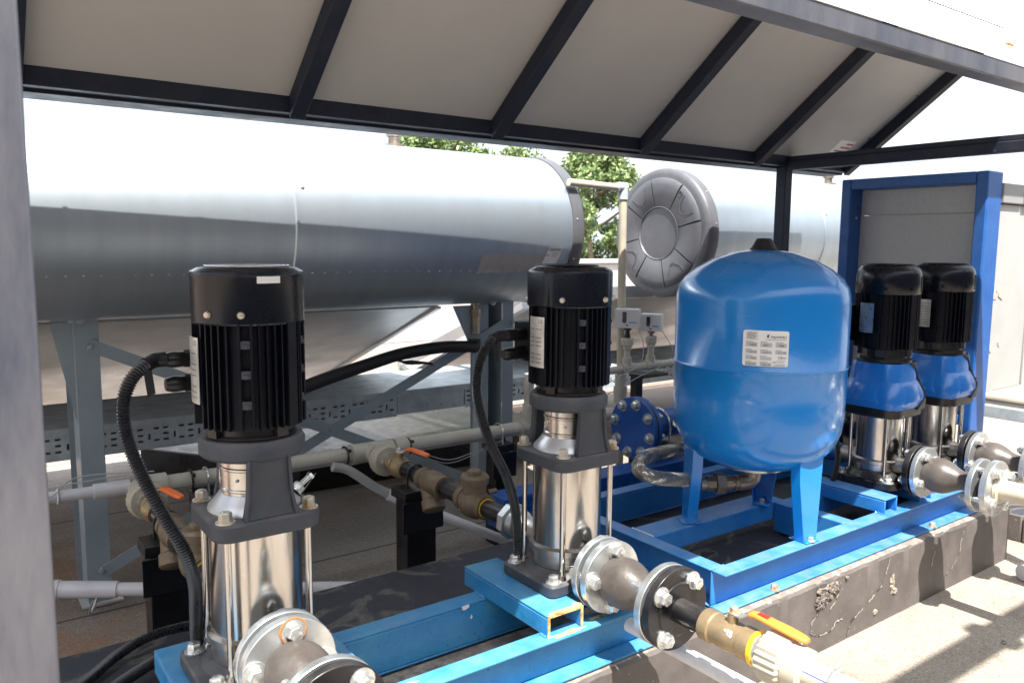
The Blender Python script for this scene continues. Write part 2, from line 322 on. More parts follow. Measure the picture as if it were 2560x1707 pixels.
def mesh_obj(name, b, m, parent=None, bevel=0.0, sharp=38, solid=None):
    me = bpy.data.meshes.new(name)
    o0 = Vector((0, 0, 0)); q = parent
    while q is not None: o0 += q.location; q = q.parent
    me.from_pydata([tuple(v - o0) for v in b.v], [], b.f)
    bm = bmesh.new(); bm.from_mesh(me); bmesh.ops.recalc_face_normals(bm, faces=bm.faces); bm.to_mesh(me); bm.free()
    me.materials.append(M[m] if isinstance(m, str) else m)
    me.polygons.foreach_set('use_smooth', [True] * len(me.polygons))
    me.set_sharp_from_angle(angle=rad(sharp))
    o = bpy.data.objects.new(name, me); COL.objects.link(o)
    if parent: o.parent = parent
    if bevel:
        md = o.modifiers.new('bevel', 'BEVEL'); md.width = bevel; md.segments = 2; md.limit_method = 'ANGLE'; md.angle_limit = rad(50)
        md.harden_normals = False
    return o
def thing(name, loc, label, cat, group=None):
    o = bpy.data.objects.new(name, None); COL.objects.link(o); o.location = loc; o.empty_display_size = .05
    o['label'] = label; o['category'] = cat
    if group: o['group'] = group
    return o
def tag(o, label, cat, group=None):
    o['label'] = label; o['category'] = cat
    if group: o['group'] = group
    return o
def solo(name, b, m, label, cat, group=None, **k): return tag(mesh_obj(name, b, m, None, **k), label, cat, group)
def struct(o): o['kind'] = 'structure'; return o

def rrect(hx, hy, r, n=5, cx=0, cy=0):
    out = []
    for sx, sy, a in ((1, 1, 0), (-1, 1, 90), (-1, -1, 180), (1, -1, 270)):
        for k in range(n + 1):
            t = rad(a + 90 * k / n); out.append((cx + sx * (hx - r) + r * math.cos(t), cy + sy * (hy - r) + r * math.sin(t)))
    return out
def spline(pts, n=12):
    pts = [Vector(p) for p in pts]; out = []
    P = [pts[0] * 2 - pts[1]] + pts + [pts[-1] * 2 - pts[-2]]
    for i in range(1, len(P) - 2):
        a, b, c, d = P[i - 1:i + 3]
        for k in range(n):
            t = k / n; out.append(.5 * ((2 * b) + (c - a) * t + (2 * a - 5 * b + 4 * c - d) * t * t + (3 * b - a - 3 * c + d) * t ** 3))
    out.append(pts[-1]); return out
def resample(pts, step):
    out = [pts[0]]; acc = 0
    for a, b in zip(pts, pts[1:]):
        L = (b - a).length; t = step - acc
        while t <= L: out.append(a.lerp(b, t / L)); t += step
        acc = (acc + L) % step
    return out
def corrugated(b, pts, r, pitch=.0052, n=12, depth=.74):
    p = resample(spline(pts, 24), pitch / 2); return b.tube(p, r, n, rf=lambda i: r if (i % 2) else r * depth)
def textmesh(b, txt, size, Mx, align='LEFT', th=0.0003, bend=None, shear=0, xs=1, off=0.0):
    cu = bpy.data.curves.new('t', 'FONT'); cu.body = txt; cu.size = size; cu.align_x = align; cu.shear = shear; cu.extrude = 0; cu.resolution_u = 2; cu.offset = off
    o = bpy.data.objects.new('t', cu); me = o.to_mesh()
    vs = []
    for v in me.vertices:
        p = V(v.co.x * xs, v.co.y, th); vs.append(bend(Mx @ p) if bend else Mx @ p)
    b.add(vs, [tuple(f.vertices) for f in me.polygons]); o.to_mesh_clear(); bpy.data.objects.remove(o); bpy.data.curves.remove(cu)

# ------------------------------------------------------------------ ground, plinths
b = B(); b.add([(-60, -60, 0), (60, -60, 0), (60, 60, 0), (-60, 60, 0)], [(0, 1, 2, 3)])
struct(mesh_obj('ground', b, 'floor'))

# equipment plinth, with a rough front edge and a broken-out spot
b = B()
nx = 420; x0, x1 = -1.2, 3.22; ph_ = [(random.uniform(4, 90), random.uniform(0, 6)) for _ in range(14)]
prof_y = [2.0, 2.0, 1.262, 1.252, 1.25, 1.249]; prof_z = [0.0, .212, .215, .211, .203, 0.0]
rings = []
for i in range(nx + 1):
    x = x0 + (x1 - x0) * i / nx; j = sum(math.sin(f_ * x + q_) for f_, q_ in ph_) * .00045 + random.uniform(-1, 1) * .0002
    rings.append([V(x, 2.0, -.02), V(x, 2.0, .2145), V(x, 1.258 + j, .2145), V(x, 1.246 + j, .2115), V(x, 1.2395 + j * .6, .203 + j), V(x, 1.2385 + j * .4, .10), V(x, 1.237, -.02)])
b.loft(rings)
pl = thing('equipment_plinth', (-1.2, 1.25, 0), 'long low dark brown painted concrete plinth under the blue pump frames', 'plinth')
mesh_obj('plinth_body', b, 'plinth', pl, sharp=30)
def crack(b, pts, wdt, y=1.2362):
    pts = [Vector((x, y, z)) for x, z in pts]
    out = []
    for a, c in zip(pts, pts[1:]):
        m = max(2, int((c - a).length / .008))
        for k in range(m): out.append(a.lerp(c, k / m) + V(random.uniform(-.003, .003), 0, random.uniform(-.003, .003)))
    out.append(pts[-1])
    for i, (p, q) in enumerate(zip(out, out[1:])):
        if random.random() < .12: continue
        d = (q - p).normalized(); n_ = V(-d.z, 0, d.x) * wdt * random.uniform(.4, 1.2)
        b.add([p - n_, q - n_, q + n_, p + n_], [(0, 1, 2, 3)])
cb = B()
crack(cb, [(2.37, .20), (2.355, .165), (2.33, .12), (2.27, .09), (2.22, .07), (2.17, .05), (2.14, .0)], .0028)
crack(cb, [(2.0, .13), (1.965, .105), (1.955, .08), (1.99, .055), (2.06, .05), (2.09, .075), (2.12, .07)], .0026)
crack(cb, [(2.05, .12), (2.09, .15), (2.11, .17)], .002)
crack(cb, [(2.86, .19), (2.84, .15), (2.835, .11), (2.79, .07), (2.74, .05)], .0022)
crack(cb, [(2.66, .16), (2.645, .13), (2.642, .10)], .002)
mesh_obj('plaster_crack', cb, mat('crack_edge', (.42, .37, .32), .9, 0, (.04, .035, .03), 22, (.46, .56)), pl)
# broken spot: rough pale aggregate
cb = B(); rr = random.Random(3); nA, nR = 40, 9; g_ = []
def brk(cx, cz, rx, rz, seed):
    rr = random.Random(seed); out = [1 + rr.uniform(-.3, .3) for _ in range(nA)]; rings_ = []
    for k in range(nR):
        f = 1 - k / (nR - .5)
        rings_.append([V(cx + rx * f * out[i] * math.cos(2 * PI * i / nA) + rr.uniform(-1, 1) * .0018, 1.2376 if k == 0 else 1.2362 - rr.uniform(0, .005), min(.2, cz + rz * f * out[i] * math.sin(2 * PI * i / nA) + rr.uniform(-1, 1) * .0018)) for i in range(nA)])
    cb.loft(rings_)
brk(2.035, .176, .050, .026, 4); brk(2.005, .155, .028, .020, 6); brk(2.075, .185, .022, .012, 8)
mesh_obj('broken_patch', cb, mat('broken_concrete', (.26, .22, .19), .95, 0, (.07, .06, .056), 70, (.42, .6), bump=1, bsc=160), pl, sharp=20)
cb = B(); brk(2.392, .112, .0085, .030, 11); brk(2.41, .085, .012, .008, 12); brk(2.30, .045, .009, .007, 13); brk(2.13, .198, .006, .004, 14)
mesh_obj('render_chip', cb, mat('chip_render', (.42, .36, .28), .95), pl, sharp=20)

b = B(); b.box(3.45, 9, 1.28, 1.55, 0, .11); b.box(3.45, 3.60, -1, 1.278, 0, .10)
solo('low_kerb', b, 'plinth', 'low dark kerb on the roof beyond the end of the long plinth', 'kerb', bevel=.006)
b = B(); b.prism([(.80, 4.30), (1.33, 3.50), (2.9, 3.42), (2.9, 4.6)], .0, .13)
solo('rack_plinth', b, 'blackp', 'low black slab on the roof behind the beige header pipe, under the cable tray', 'plinth', bevel=.006)

# parapets round the roof, plus an added wall behind the camera
b = B(); b.box(-12, 14, 8.4, 8.65, 0, .92); b.box(-12, 14, 8.35, 8.70, .922, .98)
solo('parapet_wall', b, 'parapet', 'white parapet wall at the back of the roof behind the cylinders', 'wall', bevel=.01)
b = B(); b.box(11, 11.25, -8, 8.348, 0, .90); b.box(10.95, 11.3, -8, 8.34, .902, .96)
solo('side_parapet', b, 'parapet', 'white parapet wall along the far right side of the roof', 'wall', bevel=.01)
b = B(); b.box(-9, 11, -2.1, -1.9, 0, 2.7)  # unseen wall added to darken reflections and cut the front sky light
solo('shade_wall', b, 'shadew', 'added dark grey wall behind the camera, unseen, cutting sky light and reflections', 'wall')
b = B(); b.tube([(1.0, -.16, 2.55), (4.0, -.165, 2.55), (7, -.16, 2.56)], .05, 14); b.cyl((1.03, -.16, 0), (1.03, -.16, 2.52), .02)
b.cyl((6.8, -.16, 0), (6.8, -.16, 2.52), .03)
b.lathe([(.04, -.05), (.075, -.03), (.075, .03), (.04, .05)], (2.02, -.16, 2.55), (1, 0, 0), 16)
solo('overhead_pipe', b, 'galv', 'galvanised pipe run on poles above the near side of the roof', 'pipe')

# ------------------------------------------------------------------ canopy
ROOFX0, ROOFX1 = -.7, 3.58
cn = thing('pipe_canopy', (.05, 2.17, 0), 'dark steel gabled canopy with pale ceiling sheets sheltering the pumps', 'canopy')
def us(y): return 1.562 + .768 * (2.17 - y)      # underside of the rear slope
b = B()
Mx = Matrix(((0, 0, 1, 0), (1, 0, 0, 0), (0, 1, 0, 0), (0, 0, 0, 1)))   # poly (y,z) -> extrude along x
b.prism([(2.219, us(2.219)), (1.576, us(1.576)), (1.576, 2.066), (2.219, us(2.219) + .046)], ROOFX0, ROOFX1, Mx)
mesh_obj('ceiling_panel', b, 'ceil', cn)
b = B()
b.prism([(.838, 1.5765), (.838, 1.5835), (1.5745, 2.0685), (1.5745, 2.045)], ROOFX0, 2.97, Mx)
b.prism([(1.19, 1.8085), (1.19, 1.8155), (1.5745, 2.0685), (1.5745, 2.045)], 2.9705, ROOFX1, Mx)
k = ROOFX0 + .1
while k < 2.9: 
    b.prism([(.84, 1.583), (.84, 1.5845), (1.574, 2.0735), (1.574, 2.066)], k, k + .03, Mx); k += .25
mesh_obj('front_roof_sheet', b, 'roofw', cn)
b = B(); b.prism([(1.50, 2.024), (1.576, 2.079), (1.65, 2.022), (1.65, 2.026), (1.576, 2.084), (1.50, 2.030)], ROOFX0, ROOFX1, Mx)
mesh_obj('ridge_cap', b, 'roofw', cn)
b = B()
for x, y in ((1.62, 1.16), (1.86, 1.10), (2.12, 1.22), (2.45, 1.05)):
    z = 1.5835 + (y - .838) * .6587; b.box(x, x + .018, y - .006, y + .012, z + .001, z + .006)
    b.box(x + .028, x + .04, y - .004, y + .010, z + .001, z + .006)
mesh_obj('roof_clip', b, 'rust', cn)
for i, xl in enumerate((.15, .82, 1.49, 2.16, 2.83, 3.50)):
    b = B(); b.prism([(2.1695, us(2.17) - .062), (2.1695, us(2.17) - .001), (1.60, us(1.60) - .001), (1.60, us(1.60) - .062)], xl, xl + .045, Mx)
    mesh_obj('rafter', b, 'steel', cn, bevel=.003)
b = B(); b.box(ROOFX0, ROOFX1 - .01, 2.17, 2.22, 1.516, 1.5605); mesh_obj('rear_beam', b, 'steel', cn, bevel=.003)
b = B(); b.box(ROOFX0, ROOFX1 - .005, 2.2225, 2.328, 1.508, 1.563)
xx = ROOFX0
while xx < ROOFX1 - .1:
    xx += random.uniform(.12, .5); b.box(xx, xx + random.uniform(.01, .03), 2.318, 2.327, 1.56, 1.563 + random.uniform(.002, .008))
mesh_obj('rear_gutter', b, 'steel', cn, bevel=.002)
b = B(); b.box(ROOFX0, ROOFX1 - .01, .84, .885, 1.537, 1.5765); mesh_obj('front_beam', b, 'post', cn, bevel=.003)
b = B(); b.box(ROOFX0, ROOFX1 - .02, 1.555, 1.60, 1.955, 2.0); mesh_obj('ridge_beam', b, 'steel', cn, bevel=.003)
b = B(); b.box(3.055, 3.105, .887, 2.168, 1.497, 1.535); b.box(3.058, 3.102, .887, 2.168, 1.5352, 1.555); mesh_obj('tie_beam', b, 'steel', cn, bevel=.003)
b = B(); b.box(.05, .10, .887, 2.168, 1.60, 1.65); mesh_obj('tie_beam', b, 'steel', cn, bevel=.003)
for (xa, ya, mt) in ((3.055, 2.17, 'steel'), (.10, 2.17, 'steel'), (3.055, .84, 'post'), (.026, .84, 'post')):
    b = B(); b.box(xa, xa + .05, ya, ya + .05, 0, 1.5155 if ya > 1 else 1.5365); b.box(xa - .03, xa + .08, ya - .03, ya + .08, 0, .006)
    mesh_obj('post', b, mt, cn, bevel=.004)
for xl in (.15, .82, 1.49, 2.16, 2.83, 3.50):
    for y_ in (1.68, 1.86, 2.03):
        b = B(); z_ = us(y_) - .0005; c_ = V(xl + (.058 if xl < 3.4 else -.012), y_ + random.uniform(-.02, .02), z_); b.lathe([(.0045, 0), (.0045, .0015), (.002, .003)], (c_.x, c_.y, us(c_.y)), (0, -.61, -.79), 8); mesh_obj('roof_screw', b, 'steel', cn)
b = B(); b.box(3.30, 3.42, 2.06, 2.10, us(2.08) - .0035, us(2.08) - .001, None)
b = B(); y_ = 2.10
b.add([(3.31, 2.13, us(2.13) - .0015), (3.43, 2.13, us(2.13) - .0015), (3.43, 2.07, us(2.07) - .0015), (3.31, 2.07, us(2.07) - .0015)], [(0, 1, 2, 3)])
lb = mesh_obj('label', b, 'white', cn)
b = B(); Lm = Matrix.Translation((3.425, 2.12, us(2.12) - .0022)) @ Matrix.Rotation(math.atan(-.768), 4, 'X') @ Matrix.Rotation(PI, 4, 'Y')
for k in range(3): 
    Lk = Matrix.Translation((3.425, 2.122 - k * .018, us(2.122 - k * .018) - .0030)) @ Matrix.Rotation(math.atan(-.768), 4, 'X') @ Matrix.Rotation(PI, 4, 'Y')
    b.box(0, .09 - .02 * k, -.006, .002, 0, .0003, Lk)
mesh_obj('print', b, 'redink', lb)

# ------------------------------------------------------------------ solar storage cylinders
YT, ZT, RT = 2.78, 1.226, .306
def ringpts(x, r, n=96): return [V(x, YT - r * math.cos(2 * PI * k / n), ZT + r * math.sin(2 * PI * k / n)) for k in range(n)]
def onT(x, deg, r=RT + .002): a = rad(deg); return V(x, YT - r * math.cos(a), ZT + r * math.sin(a))
def storage(loc, xa, xb, seam, label, capside, vent_x):
    t = thing('storage_cylinder', loc, label, 'hot water cylinder', 'horizontal hot water cylinders on the rack')
    for (a, c, r) in ((xa, seam, RT), (seam, xb, RT + .0025)):
        b = B(); b.loft([ringpts(a, r), ringpts(c, r)], caps=True); mesh_obj('jacket', b, 'alu', t, sharp=50)
    b = B(); b.loft([ringpts(seam - .012, RT + .0005), ringpts(seam - .008, RT + .005), ringpts(seam, RT + .005), ringpts(seam + .003, RT + .0005)])
    mesh_obj('seam_band', b, 'alu', t)
    b = B(); x = xa + .03
    while x < xb - .03:
        p = onT(x, -31.5, RT + .001); n_ = (p - V(x, YT, ZT)).normalized(); b.lathe([(.0042, 0), (.003, .0022), (.0005, .003)], p, n_, 8); x += .045
    for dg in (22, -58): p = onT(seam + .022, dg, RT + .002); b.lathe([(.007, 0), (.006, .004), (.001, .006)], p, p - V(p.x, YT, ZT), 10)
    mesh_obj('rivets', b, 'zinc', t)
    b = B(); pts = []
    b.loft([[onT(xa, -30.2 - d, RT + e) for (d, e) in ((0, .0005), (0, .0035), (3, .0035), (3, .0005))], [onT(xb, -30.2 - d, RT + e) for (d, e) in ((0, .0005), (0, .0035), (3, .0035), (3, .0005))]])
    # end rims
    for (x, s_) in ((xa, -1), (xb, 1)):
        b2 = B(); b2.loft([ringpts(x - s_ * .035, RT + .003), ringpts(x - s_ * .034, RT + .008), ringpts(x + s_ * .012, RT + .010), ringpts(x + s_ * .028, RT + .004), ringpts(x + s_ * .034, RT - .02), ringpts(x + s_ * .034, .02)])
        rm = mesh_obj('end_cap', b2, 'dcap', t, sharp=60)
        b3 = B()
        for dg in (38, -22, 8, -50):
            p = onT(x - s_ * .015, dg, RT + .008); b3.ball(p, .005, 8)
        mesh_obj('screw', b3, 'zinc', rm)
        if s_ == capside:
            xf = x + s_ * .034; b3 = B(); N_ = 8
            def P(a, r, e=0): return V(xf + s_ * e, YT - r * math.cos(a), ZT + r * math.sin(a))
            for k in range(N_):
                a0 = rad(12) + 2 * PI * k / N_ + .018; a1 = rad(12) + 2 * PI * (k + 1) / N_ - .018
                seg = [a0 + (a1 - a0) * i / 8 for i in range(9)]
                rs = [.128, .134, .235, .262, .270]; es = [.003, .010, .013, .010, .002]
                grid = [[P(a, r, e) for a in seg] for r, e in zip(rs, es)]
                vs = [p for g in grid for p in g]; fs = [(i * 9 + j, i * 9 + j + 1, (i + 1) * 9 + j + 1, (i + 1) * 9 + j) for i in range(4) for j in range(8)]
                b3.add(vs, fs)
                for e_ in (0, 8):
                    vv = [g[e_] for g in grid] + [P(seg[e_], rs[-1], -.002), P(seg[e_], rs[0], -.002)]
                    b3.add(vv, [tuple(range(len(vv)))])
                if k % 2 == 0:
                    am = (a0 + a1) / 2; w_ = []
                    for i in range(25):
                        tt = PI * i / 24; w_.append(P(am + .20 * math.cos(tt), .245 - .07 * math.sin(tt), .014))
                    b3.tube(w_, .0012, 6)
            w_ = [P(rad(52) + .045 * math.cos(2 * PI * i / 20), .235 + .012 * math.sin(2 * PI * i / 20), .0145) for i in range(21)]; b3.tube(w_, .0018, 6)
            mesh_obj('cap_segments', b3, 'dcap', rm, sharp=50)
            b3 = B(); b3.lathe([(.126, -.012), (.126, 0.001), (.118, -.006), (.09, -.008), (.012, -.009), (.006, -.004), (.003, -.004)], P(0, 0, 0), (s_, 0, 0), 48)
            mesh_obj('cap_disc', b3, 'dcapi', rm, sharp=60)
            b3 = B(); b3.lathe([(.128, 0), (.133, .008), (.128, .011), (.124, .004)], P(0, 0, 0), (s_, 0, 0), 48); mesh_obj('disc_rim', b3, 'dcap', rm)
    b = B(); c = V(vent_x, YT, ZT + RT - .004)
    b.lathe([(.045, 0), (.045, .012), (.022, .016), (.022, .04), (.03, .042), (.03, .075), (.022, .08)], c, (0, 0, 1), 16); mesh_obj('vent_stub', b, 'hosefit', t)
    return t
t1 = storage((0, YT, .92), -1.4, 2.155, .955, 'long aluminium hot water cylinder on the left with torn foil tape near its end', 0, 1.47)
t2 = storage((2.95, YT, .92), 2.95, 5.3, 3.86, 'aluminium hot water cylinder showing its round grey segmented end cap', -1, 4.33)
# foil tape and sticker on the first cylinder
b = B(); nx = 46; rings = []
for i in range(nx + 1):
    u = i / nx; x = 1.672 + (2.03 - 1.672) * u
    top = -18.7 + random.uniform(-.25, .25); bot = -32.6 + .8 * math.sin(u * 9) + random.uniform(-.35, .35) - (1.2 if u < .42 else 0) + (2.2 if u > .72 else 0)
    if u < .06: top -= (.06 - u) * 30
    rings.append([onT(x + .008 * (1 - k / 8) * (1 if u < .1 else 0), top + (bot - top) * k / 8, RT + .0032 + .0012 * math.sin(40 * u + k) * (k > 5) + (.003 if (k == 8 and u < .42) else 0)) for k in range(9)])
vs = [p for r in rings for p in r]; b.add(vs, [(i * 9 + j, i * 9 + j + 1, (i + 1) * 9 + j + 1, (i + 1) * 9 + j) for i in range(nx) for j in range(8)])
mesh_obj('foil_tape', b, 'foil', t1, sharp=60)
def tq(b, x, dg, w_, dd, r=RT + .0052, sh=.9):
    # quad sheared like the sticker: x shifts with angle
    f = lambda xx, aa: onT(xx + sh * (aa + 13) * .0016, aa, r)
    b.add([f(x, dg), f(x + w_, dg), f(x + w_, dg - dd), f(x, dg - dd)], [(0, 1, 2, 3)])
b = B()
for k in range(6): tq(b, 1.999, -13 - k * 2.2, .075, 2.2, RT + .0046)
st = mesh_obj('sticker', b, 'white', t1)
b = B(); x = 2.010
while x < 2.064:
    w_ = random.choice((.001, .0018, .0026)); tq(b, x, -14.2, w_, 1.7); x += w_ + random.choice((.001, .0016))
for k in range(4): tq(b, 2.03, -17.6 - k * .9, .035 - .006 * (k % 2), .22)
tq(b, 2.003, -19.2, .014, .6); tq(b, 2.001, -14.5, .006, .3)
mesh_obj('barcode', b, 'inkg', st)
t1.rotation_euler.z = .022; t1.location.y = YT - .014      # the left cylinder sits slightly askew on its stand

# rack legs and braces under the first cylinder
def rack(xl, xr, label, loc):
    t = thing('cylinder_stand', loc, label, 'stand', 'steel stands under the cylinders')
    # left leg: tapered folded channel, narrow face to the front
    def leg(xa, flip):
        b = B(); s_ = -1 if flip else 1
        # section outline (x,y) channel; bottom and top z
        for (w_, dx, y0, y1) in ((.07, 0, 2.755, 2.7585), (.0035, 0, 2.759, 2.86), (.0035, .0665, 2.759, 2.86)):
            if y1 - y0 < .01: b.box(xa + dx, xa + dx + w_, y0, y1, .012, .925)
            else: b.box(xa + dx, xa + dx + w_, y0, y1, .012, .925)
        return b
    b = leg(xl, 0); b.add([(xl - .002, 2.757, .60), (xl - .002, 2.757, .915), (xl - .062, 2.757, .915)], [(0, 1, 2)])
    b.add([(xl - .002, 2.7605, .60), (xl - .062, 2.7605, .915), (xl - .002, 2.7605, .915)], [(0, 1, 2)])
    mesh_obj('leg', b, 'legp', t, bevel=.0015)
    b = B(); b.box(xr - .178, xr - .13, 2.755, 2.7585, .012, .915); b.box(xr - .1335, xr - .13, 2.759, 2.87, .012, .915)
    b.box(xr - .129, xr - .063, 2.867, 2.8705, .012, .915); b.box(xr - .062, xr - .0585, 2.757, 2.8705, .012, .93); b.box(xr - .058, xr, 2.755, 2.7585, .012, .93); b.box(xr - .0035, xr, 2.759, 2.80, .012, .93)
    mesh_obj('leg', b, 'legp', t, bevel=.0015)
    b = B(); b.prism([(0, 0), (.13, 0), (.13, -.26)], 0, .0035, Matrix.Translation((xr - .31, 2.7525, .915)) @ Matrix.Rotation(PI / 2, 4, 'X'))
    mesh_obj('gusset', b, 'legp', t)
    def bar(p, q, y):
        p = Vector((p[0], y, p[1])); q = Vector((q[0], y, q[1])); d = (q - p).normalized(); n_ = V(-d.z, 0, d.x) * .02; e = V(0, .0035, 0)
        return B().loft([[p - n_, p + n_, p + n_ + e, p - n_ + e], [q - n_, q + n_, q + n_ + e, q - n_ + e]])
    br1 = mesh_obj('brace', bar((xr - .02, .845), (xl + .045, .11), 2.748), 'legp', t, bevel=.001)
    br2 = mesh_obj('brace', bar((xl + .04, .845), (xr - .08, .11), 2.7435), 'legp', t, bevel=.001)
    b = B()
    for (x, z) in ((xr - .015, .835), (xl + .04, .12), ((xl + xr) / 2 - .01, .478), (xl + .042, .84), (xr - .06, .125)): b = B(); b.hexb((x, 2.7435, z), (0, -1, 0), .009, .008, washer=False); mesh_obj('bolt', b, 'legp', t)
    for xx in (xl + .03, xr - .10):
        b = B(); b.box(xx - .06, xx + .07, 2.74, 2.84, .932, .936); mesh_obj('saddle_plate', b, 'legp', t)
        b = B(); b.hexb((xx - .01, 2.752, .925), (0, -1, .2), .010, .01, tail=.01); mesh_obj('bolt', b, 'zinc', t)
    for fa, fb in ((xl - .02, xl + .10), (xr - .2, xr + .02)): b = B(); b.box(fa, fb, 2.74, 2.88, 0.004, .011); mesh_obj('foot_plate', b, 'alur', t)
    # rear pair
    b = B(); b.box(xl, xl + .06, 3.0, 3.003, 0, .95); mesh_obj('leg', b, 'legp', t); b = B(); b.box(xr - .06, xr, 3.0, 3.003, 0, .95); mesh_obj('leg', b, 'legp', t)
    return t
rack(.341, 2.013, 'grey steel stand with crossed flat braces under the left cylinder', (.35, 2.8, 0))
rack(3.45, 4.9, 'grey steel stand under the end-capped cylinder, mostly hidden by the blue tank', (3.45, 2.8, 0))
# curled clamp on the foot
b = B(); w_ = [V(.36 + .03 * math.cos(t * .5), 2.735 - .012 * t, .045 + .03 * math.sin(t * .9)) for t in range(9)]; b.tube(spline(w_, 5), .004, 6)
solo('loose_clamp', b, 'zinc', 'small curled metal clamp lying at the foot of the left grey leg', 'clamp')

# insulated hose under cylinder
b = B(); b.tube(spline([(1.805, 2.74, .775), (1.80, 2.735, .745), (1.77, 2.72, .748), (1.62, 2.70, .758), (1.45, 2.70, .745), (1.30, 2.68, .72), (1.05, 2.66, .665), (.90, 2.67, .60), (.85, 2.69, .45), (.85, 2.70, .2), (.85, 2.70, .0)], 8), .024, 14)
hs = thing('insulated_hose', (1.8, 2.75, .74), 'black insulated hose sloping down to the left under the left cylinder', 'hose')
hs.location = (1.8, 2.75, .74); mesh_obj('sleeve', b, 'gask', hs)
b = B(); b.cyl((1.805, 2.74, .89), (1.805, 2.74, .93), .012); b.lathe([(.024, 0), (.024, .03), (.019, .032), (.019, .10)], (1.805, 2.74, .90), (0, 0, -1), 6); mesh_obj('fitting', b, 'hosefit', hs)
b = B(); b.add([(1.40, 2.675, .725), (1.47, 2.665, .722), (1.55, 2.66, .708), (1.56, 2.655, .694), (1.52, 2.66, .703), (1.45, 2.668, .705)], [(0, 1, 2, 3, 4, 5)]); mesh_obj('torn_flap', b, 'gask', hs)

# ------------------------------------------------------------------ flat plate collectors behind
def collector(xa, xb, label, loc):
    t = thing('solar_collector', loc, label, 'solar collector', 'flat plate collectors sloping down behind the cylinders')
    y0, z0, y1, z1 = 3.02, .89, 4.35, .385
    d = Vector((0, y1 - y0, z1 - z0)).normalized(); n_ = V(0, -d.z, d.y)
    n_ = V(0, .355, .935)
    P = lambda x, s, e: V(x, y0, z0) + V(0, y1 - y0, z1 - z0) * s + n_ * e
    b = B(); b.loft([[P(xa, 0, 0), P(xa, 1, 0), P(xa, 1, .07), P(xa, 0, .07)], [P(xb, 0, 0), P(xb, 1, 0), P(xb, 1, .07), P(xb, 0, .07)]])
    mesh_obj('back_sheet', b, 'alub', t, bevel=.004)
    for x in (xa, xb - .022):
        b = B(); b.loft([[P(x, -.01, -.012), P(x, 1.01, -.012), P(x, 1.01, -.001), P(x, -.01, -.001)], [P(x + .022, -.01, -.012), P(x + .022, 1.01, -.012), P(x + .022, 1.01, -.001), P(x + .022, -.01, -.001)]])
        mesh_obj('edge_trim', b, 'alur', t)
    return t
collector(-1.0, 1.80, 'wide brushed metal collector back under the left cylinder, left of the gap', (0, 3.02, 0))
c2 = collector(2.30, 4.9, 'brushed metal collector back right of the gap, behind the second tall pump', (2.3, 3.02, 0))
def brace3(p, q, w_, m, name, label):
    p = Vector(p); q = Vector(q); b = B(); e = V(w_, 0, 0); u = (q - p).normalized().cross(V(1, 0, 0)).normalized() * .03
    b.loft([[p, p + e, p + e + u, p + u], [q, q + e, q + e + u, q + u]]); return solo(name, b, m, label, 'rail')
brace3((2.20, 2.95, .90), (2.20, 4.1, .43), .045, 'alur', 'collector_rail', 'bright flat rail beside the gap, ending in a bolt')
brace3((4.0, 3.6, .78), (4.0, 4.2, .44), .06, 'alur', 'collector_rail', 'bright sloping rail seen below the two switch boxes')
b = B(); b.hexb((2.215, 4.09, .455), (0, -1, 0), .035, .03); solo('rail_bolt', b, 'zinc', 'large bolt at the lower end of the bright flat rail', 'bolt')
b = B(); b.cyl((3.2, 4.45, .36), (5.6, 4.45, .37), .018); solo('collector_pipe', b, 'pprw', 'pale pipe along the bottom of the collector behind the switch boxes', 'pipe')
b = B(); b.box(3.2, 5.6, 4.47, 4.5, .29, .33); solo('collector_rail', b, 'blackp', 'black rail under the pale pipe behind the switch boxes', 'rail')

# ------------------------------------------------------------------ perforated cable tray
ct = thing('cable_tray', (0, 3.1, 0), 'long galvanised perforated cable tray with lid running behind the stand', 'cable tray')
def tray_front(xa, xb, bb, y=3.1, z0=.412, z1=.515):
    rows = [(.434, .441), (.456, .463), (.478, .485)]
    period = .088; zs = [z0]
    for a, c in rows: zs += [a, c]
    zs.append(z1)
    x = xa; cuts = []
    while x < xb - .06:
        cuts.append(x); x += period
    cuts.append(xb)
    for i in range(len(cuts) - 1):
        a = cuts[i]; w_ = cuts[i + 1] - a; px = [a, a + .012, a + .030, a + .048, a + .055, a + .067, a + .085 if w_ >= period - .001 else cuts[i + 1] - .001, cuts[i + 1]]
        px = sorted(px)
        for zi in range(len(zs) - 1):
            hole_row = zi in (1, 3, 5)
            for xi in range(len(px) - 1):
                if hole_row and w_ >= period - .001:
                    if xi == 1 or (xi == 5 and zi != 3): continue
                    if zi == 3 and xi == 3: continue
                if zi == 2 and xi == 3 and w_ >= period - .001: continue
                bb.add([(px[xi], y, zs[zi]), (px[xi + 1], y, zs[zi]), (px[xi + 1], y, zs[zi + 1]), (px[xi], y, zs[zi + 1])], [(0, 1, 2, 3)])
b = B(); tray_front(-1.2, 1.63, b); b.box(-1.2, 1.63, 3.099, 3.104, .406, .4115); b.box(1.632, 1.98, 3.099, 3.101, .412, .515)
mesh_obj('side_rail', b, 'trayg', ct, sharp=20)
b = B(); tray_front(1.985, 5.4, b); b.box(1.985, 5.4, 3.099, 3.104, .406, .4115); mesh_obj('side_rail', b, 'trayg', ct, sharp=20)
b = B(); b.box(-1.2, 5.4, 3.0945, 3.60, .5165, .519); b.box(-1.2, 5.4, 3.0945, 3.097, .495, .516); mesh_obj('lid', b, 'trayg', ct)
b = B(); b.box(-1.2, 5.4, 3.12, 3.58, .413, .416); b.box(-1.2, 5.4, 3.585, 3.588, .41, .515); mesh_obj('tray_bottom', b, 'trayg', ct)
b = B()
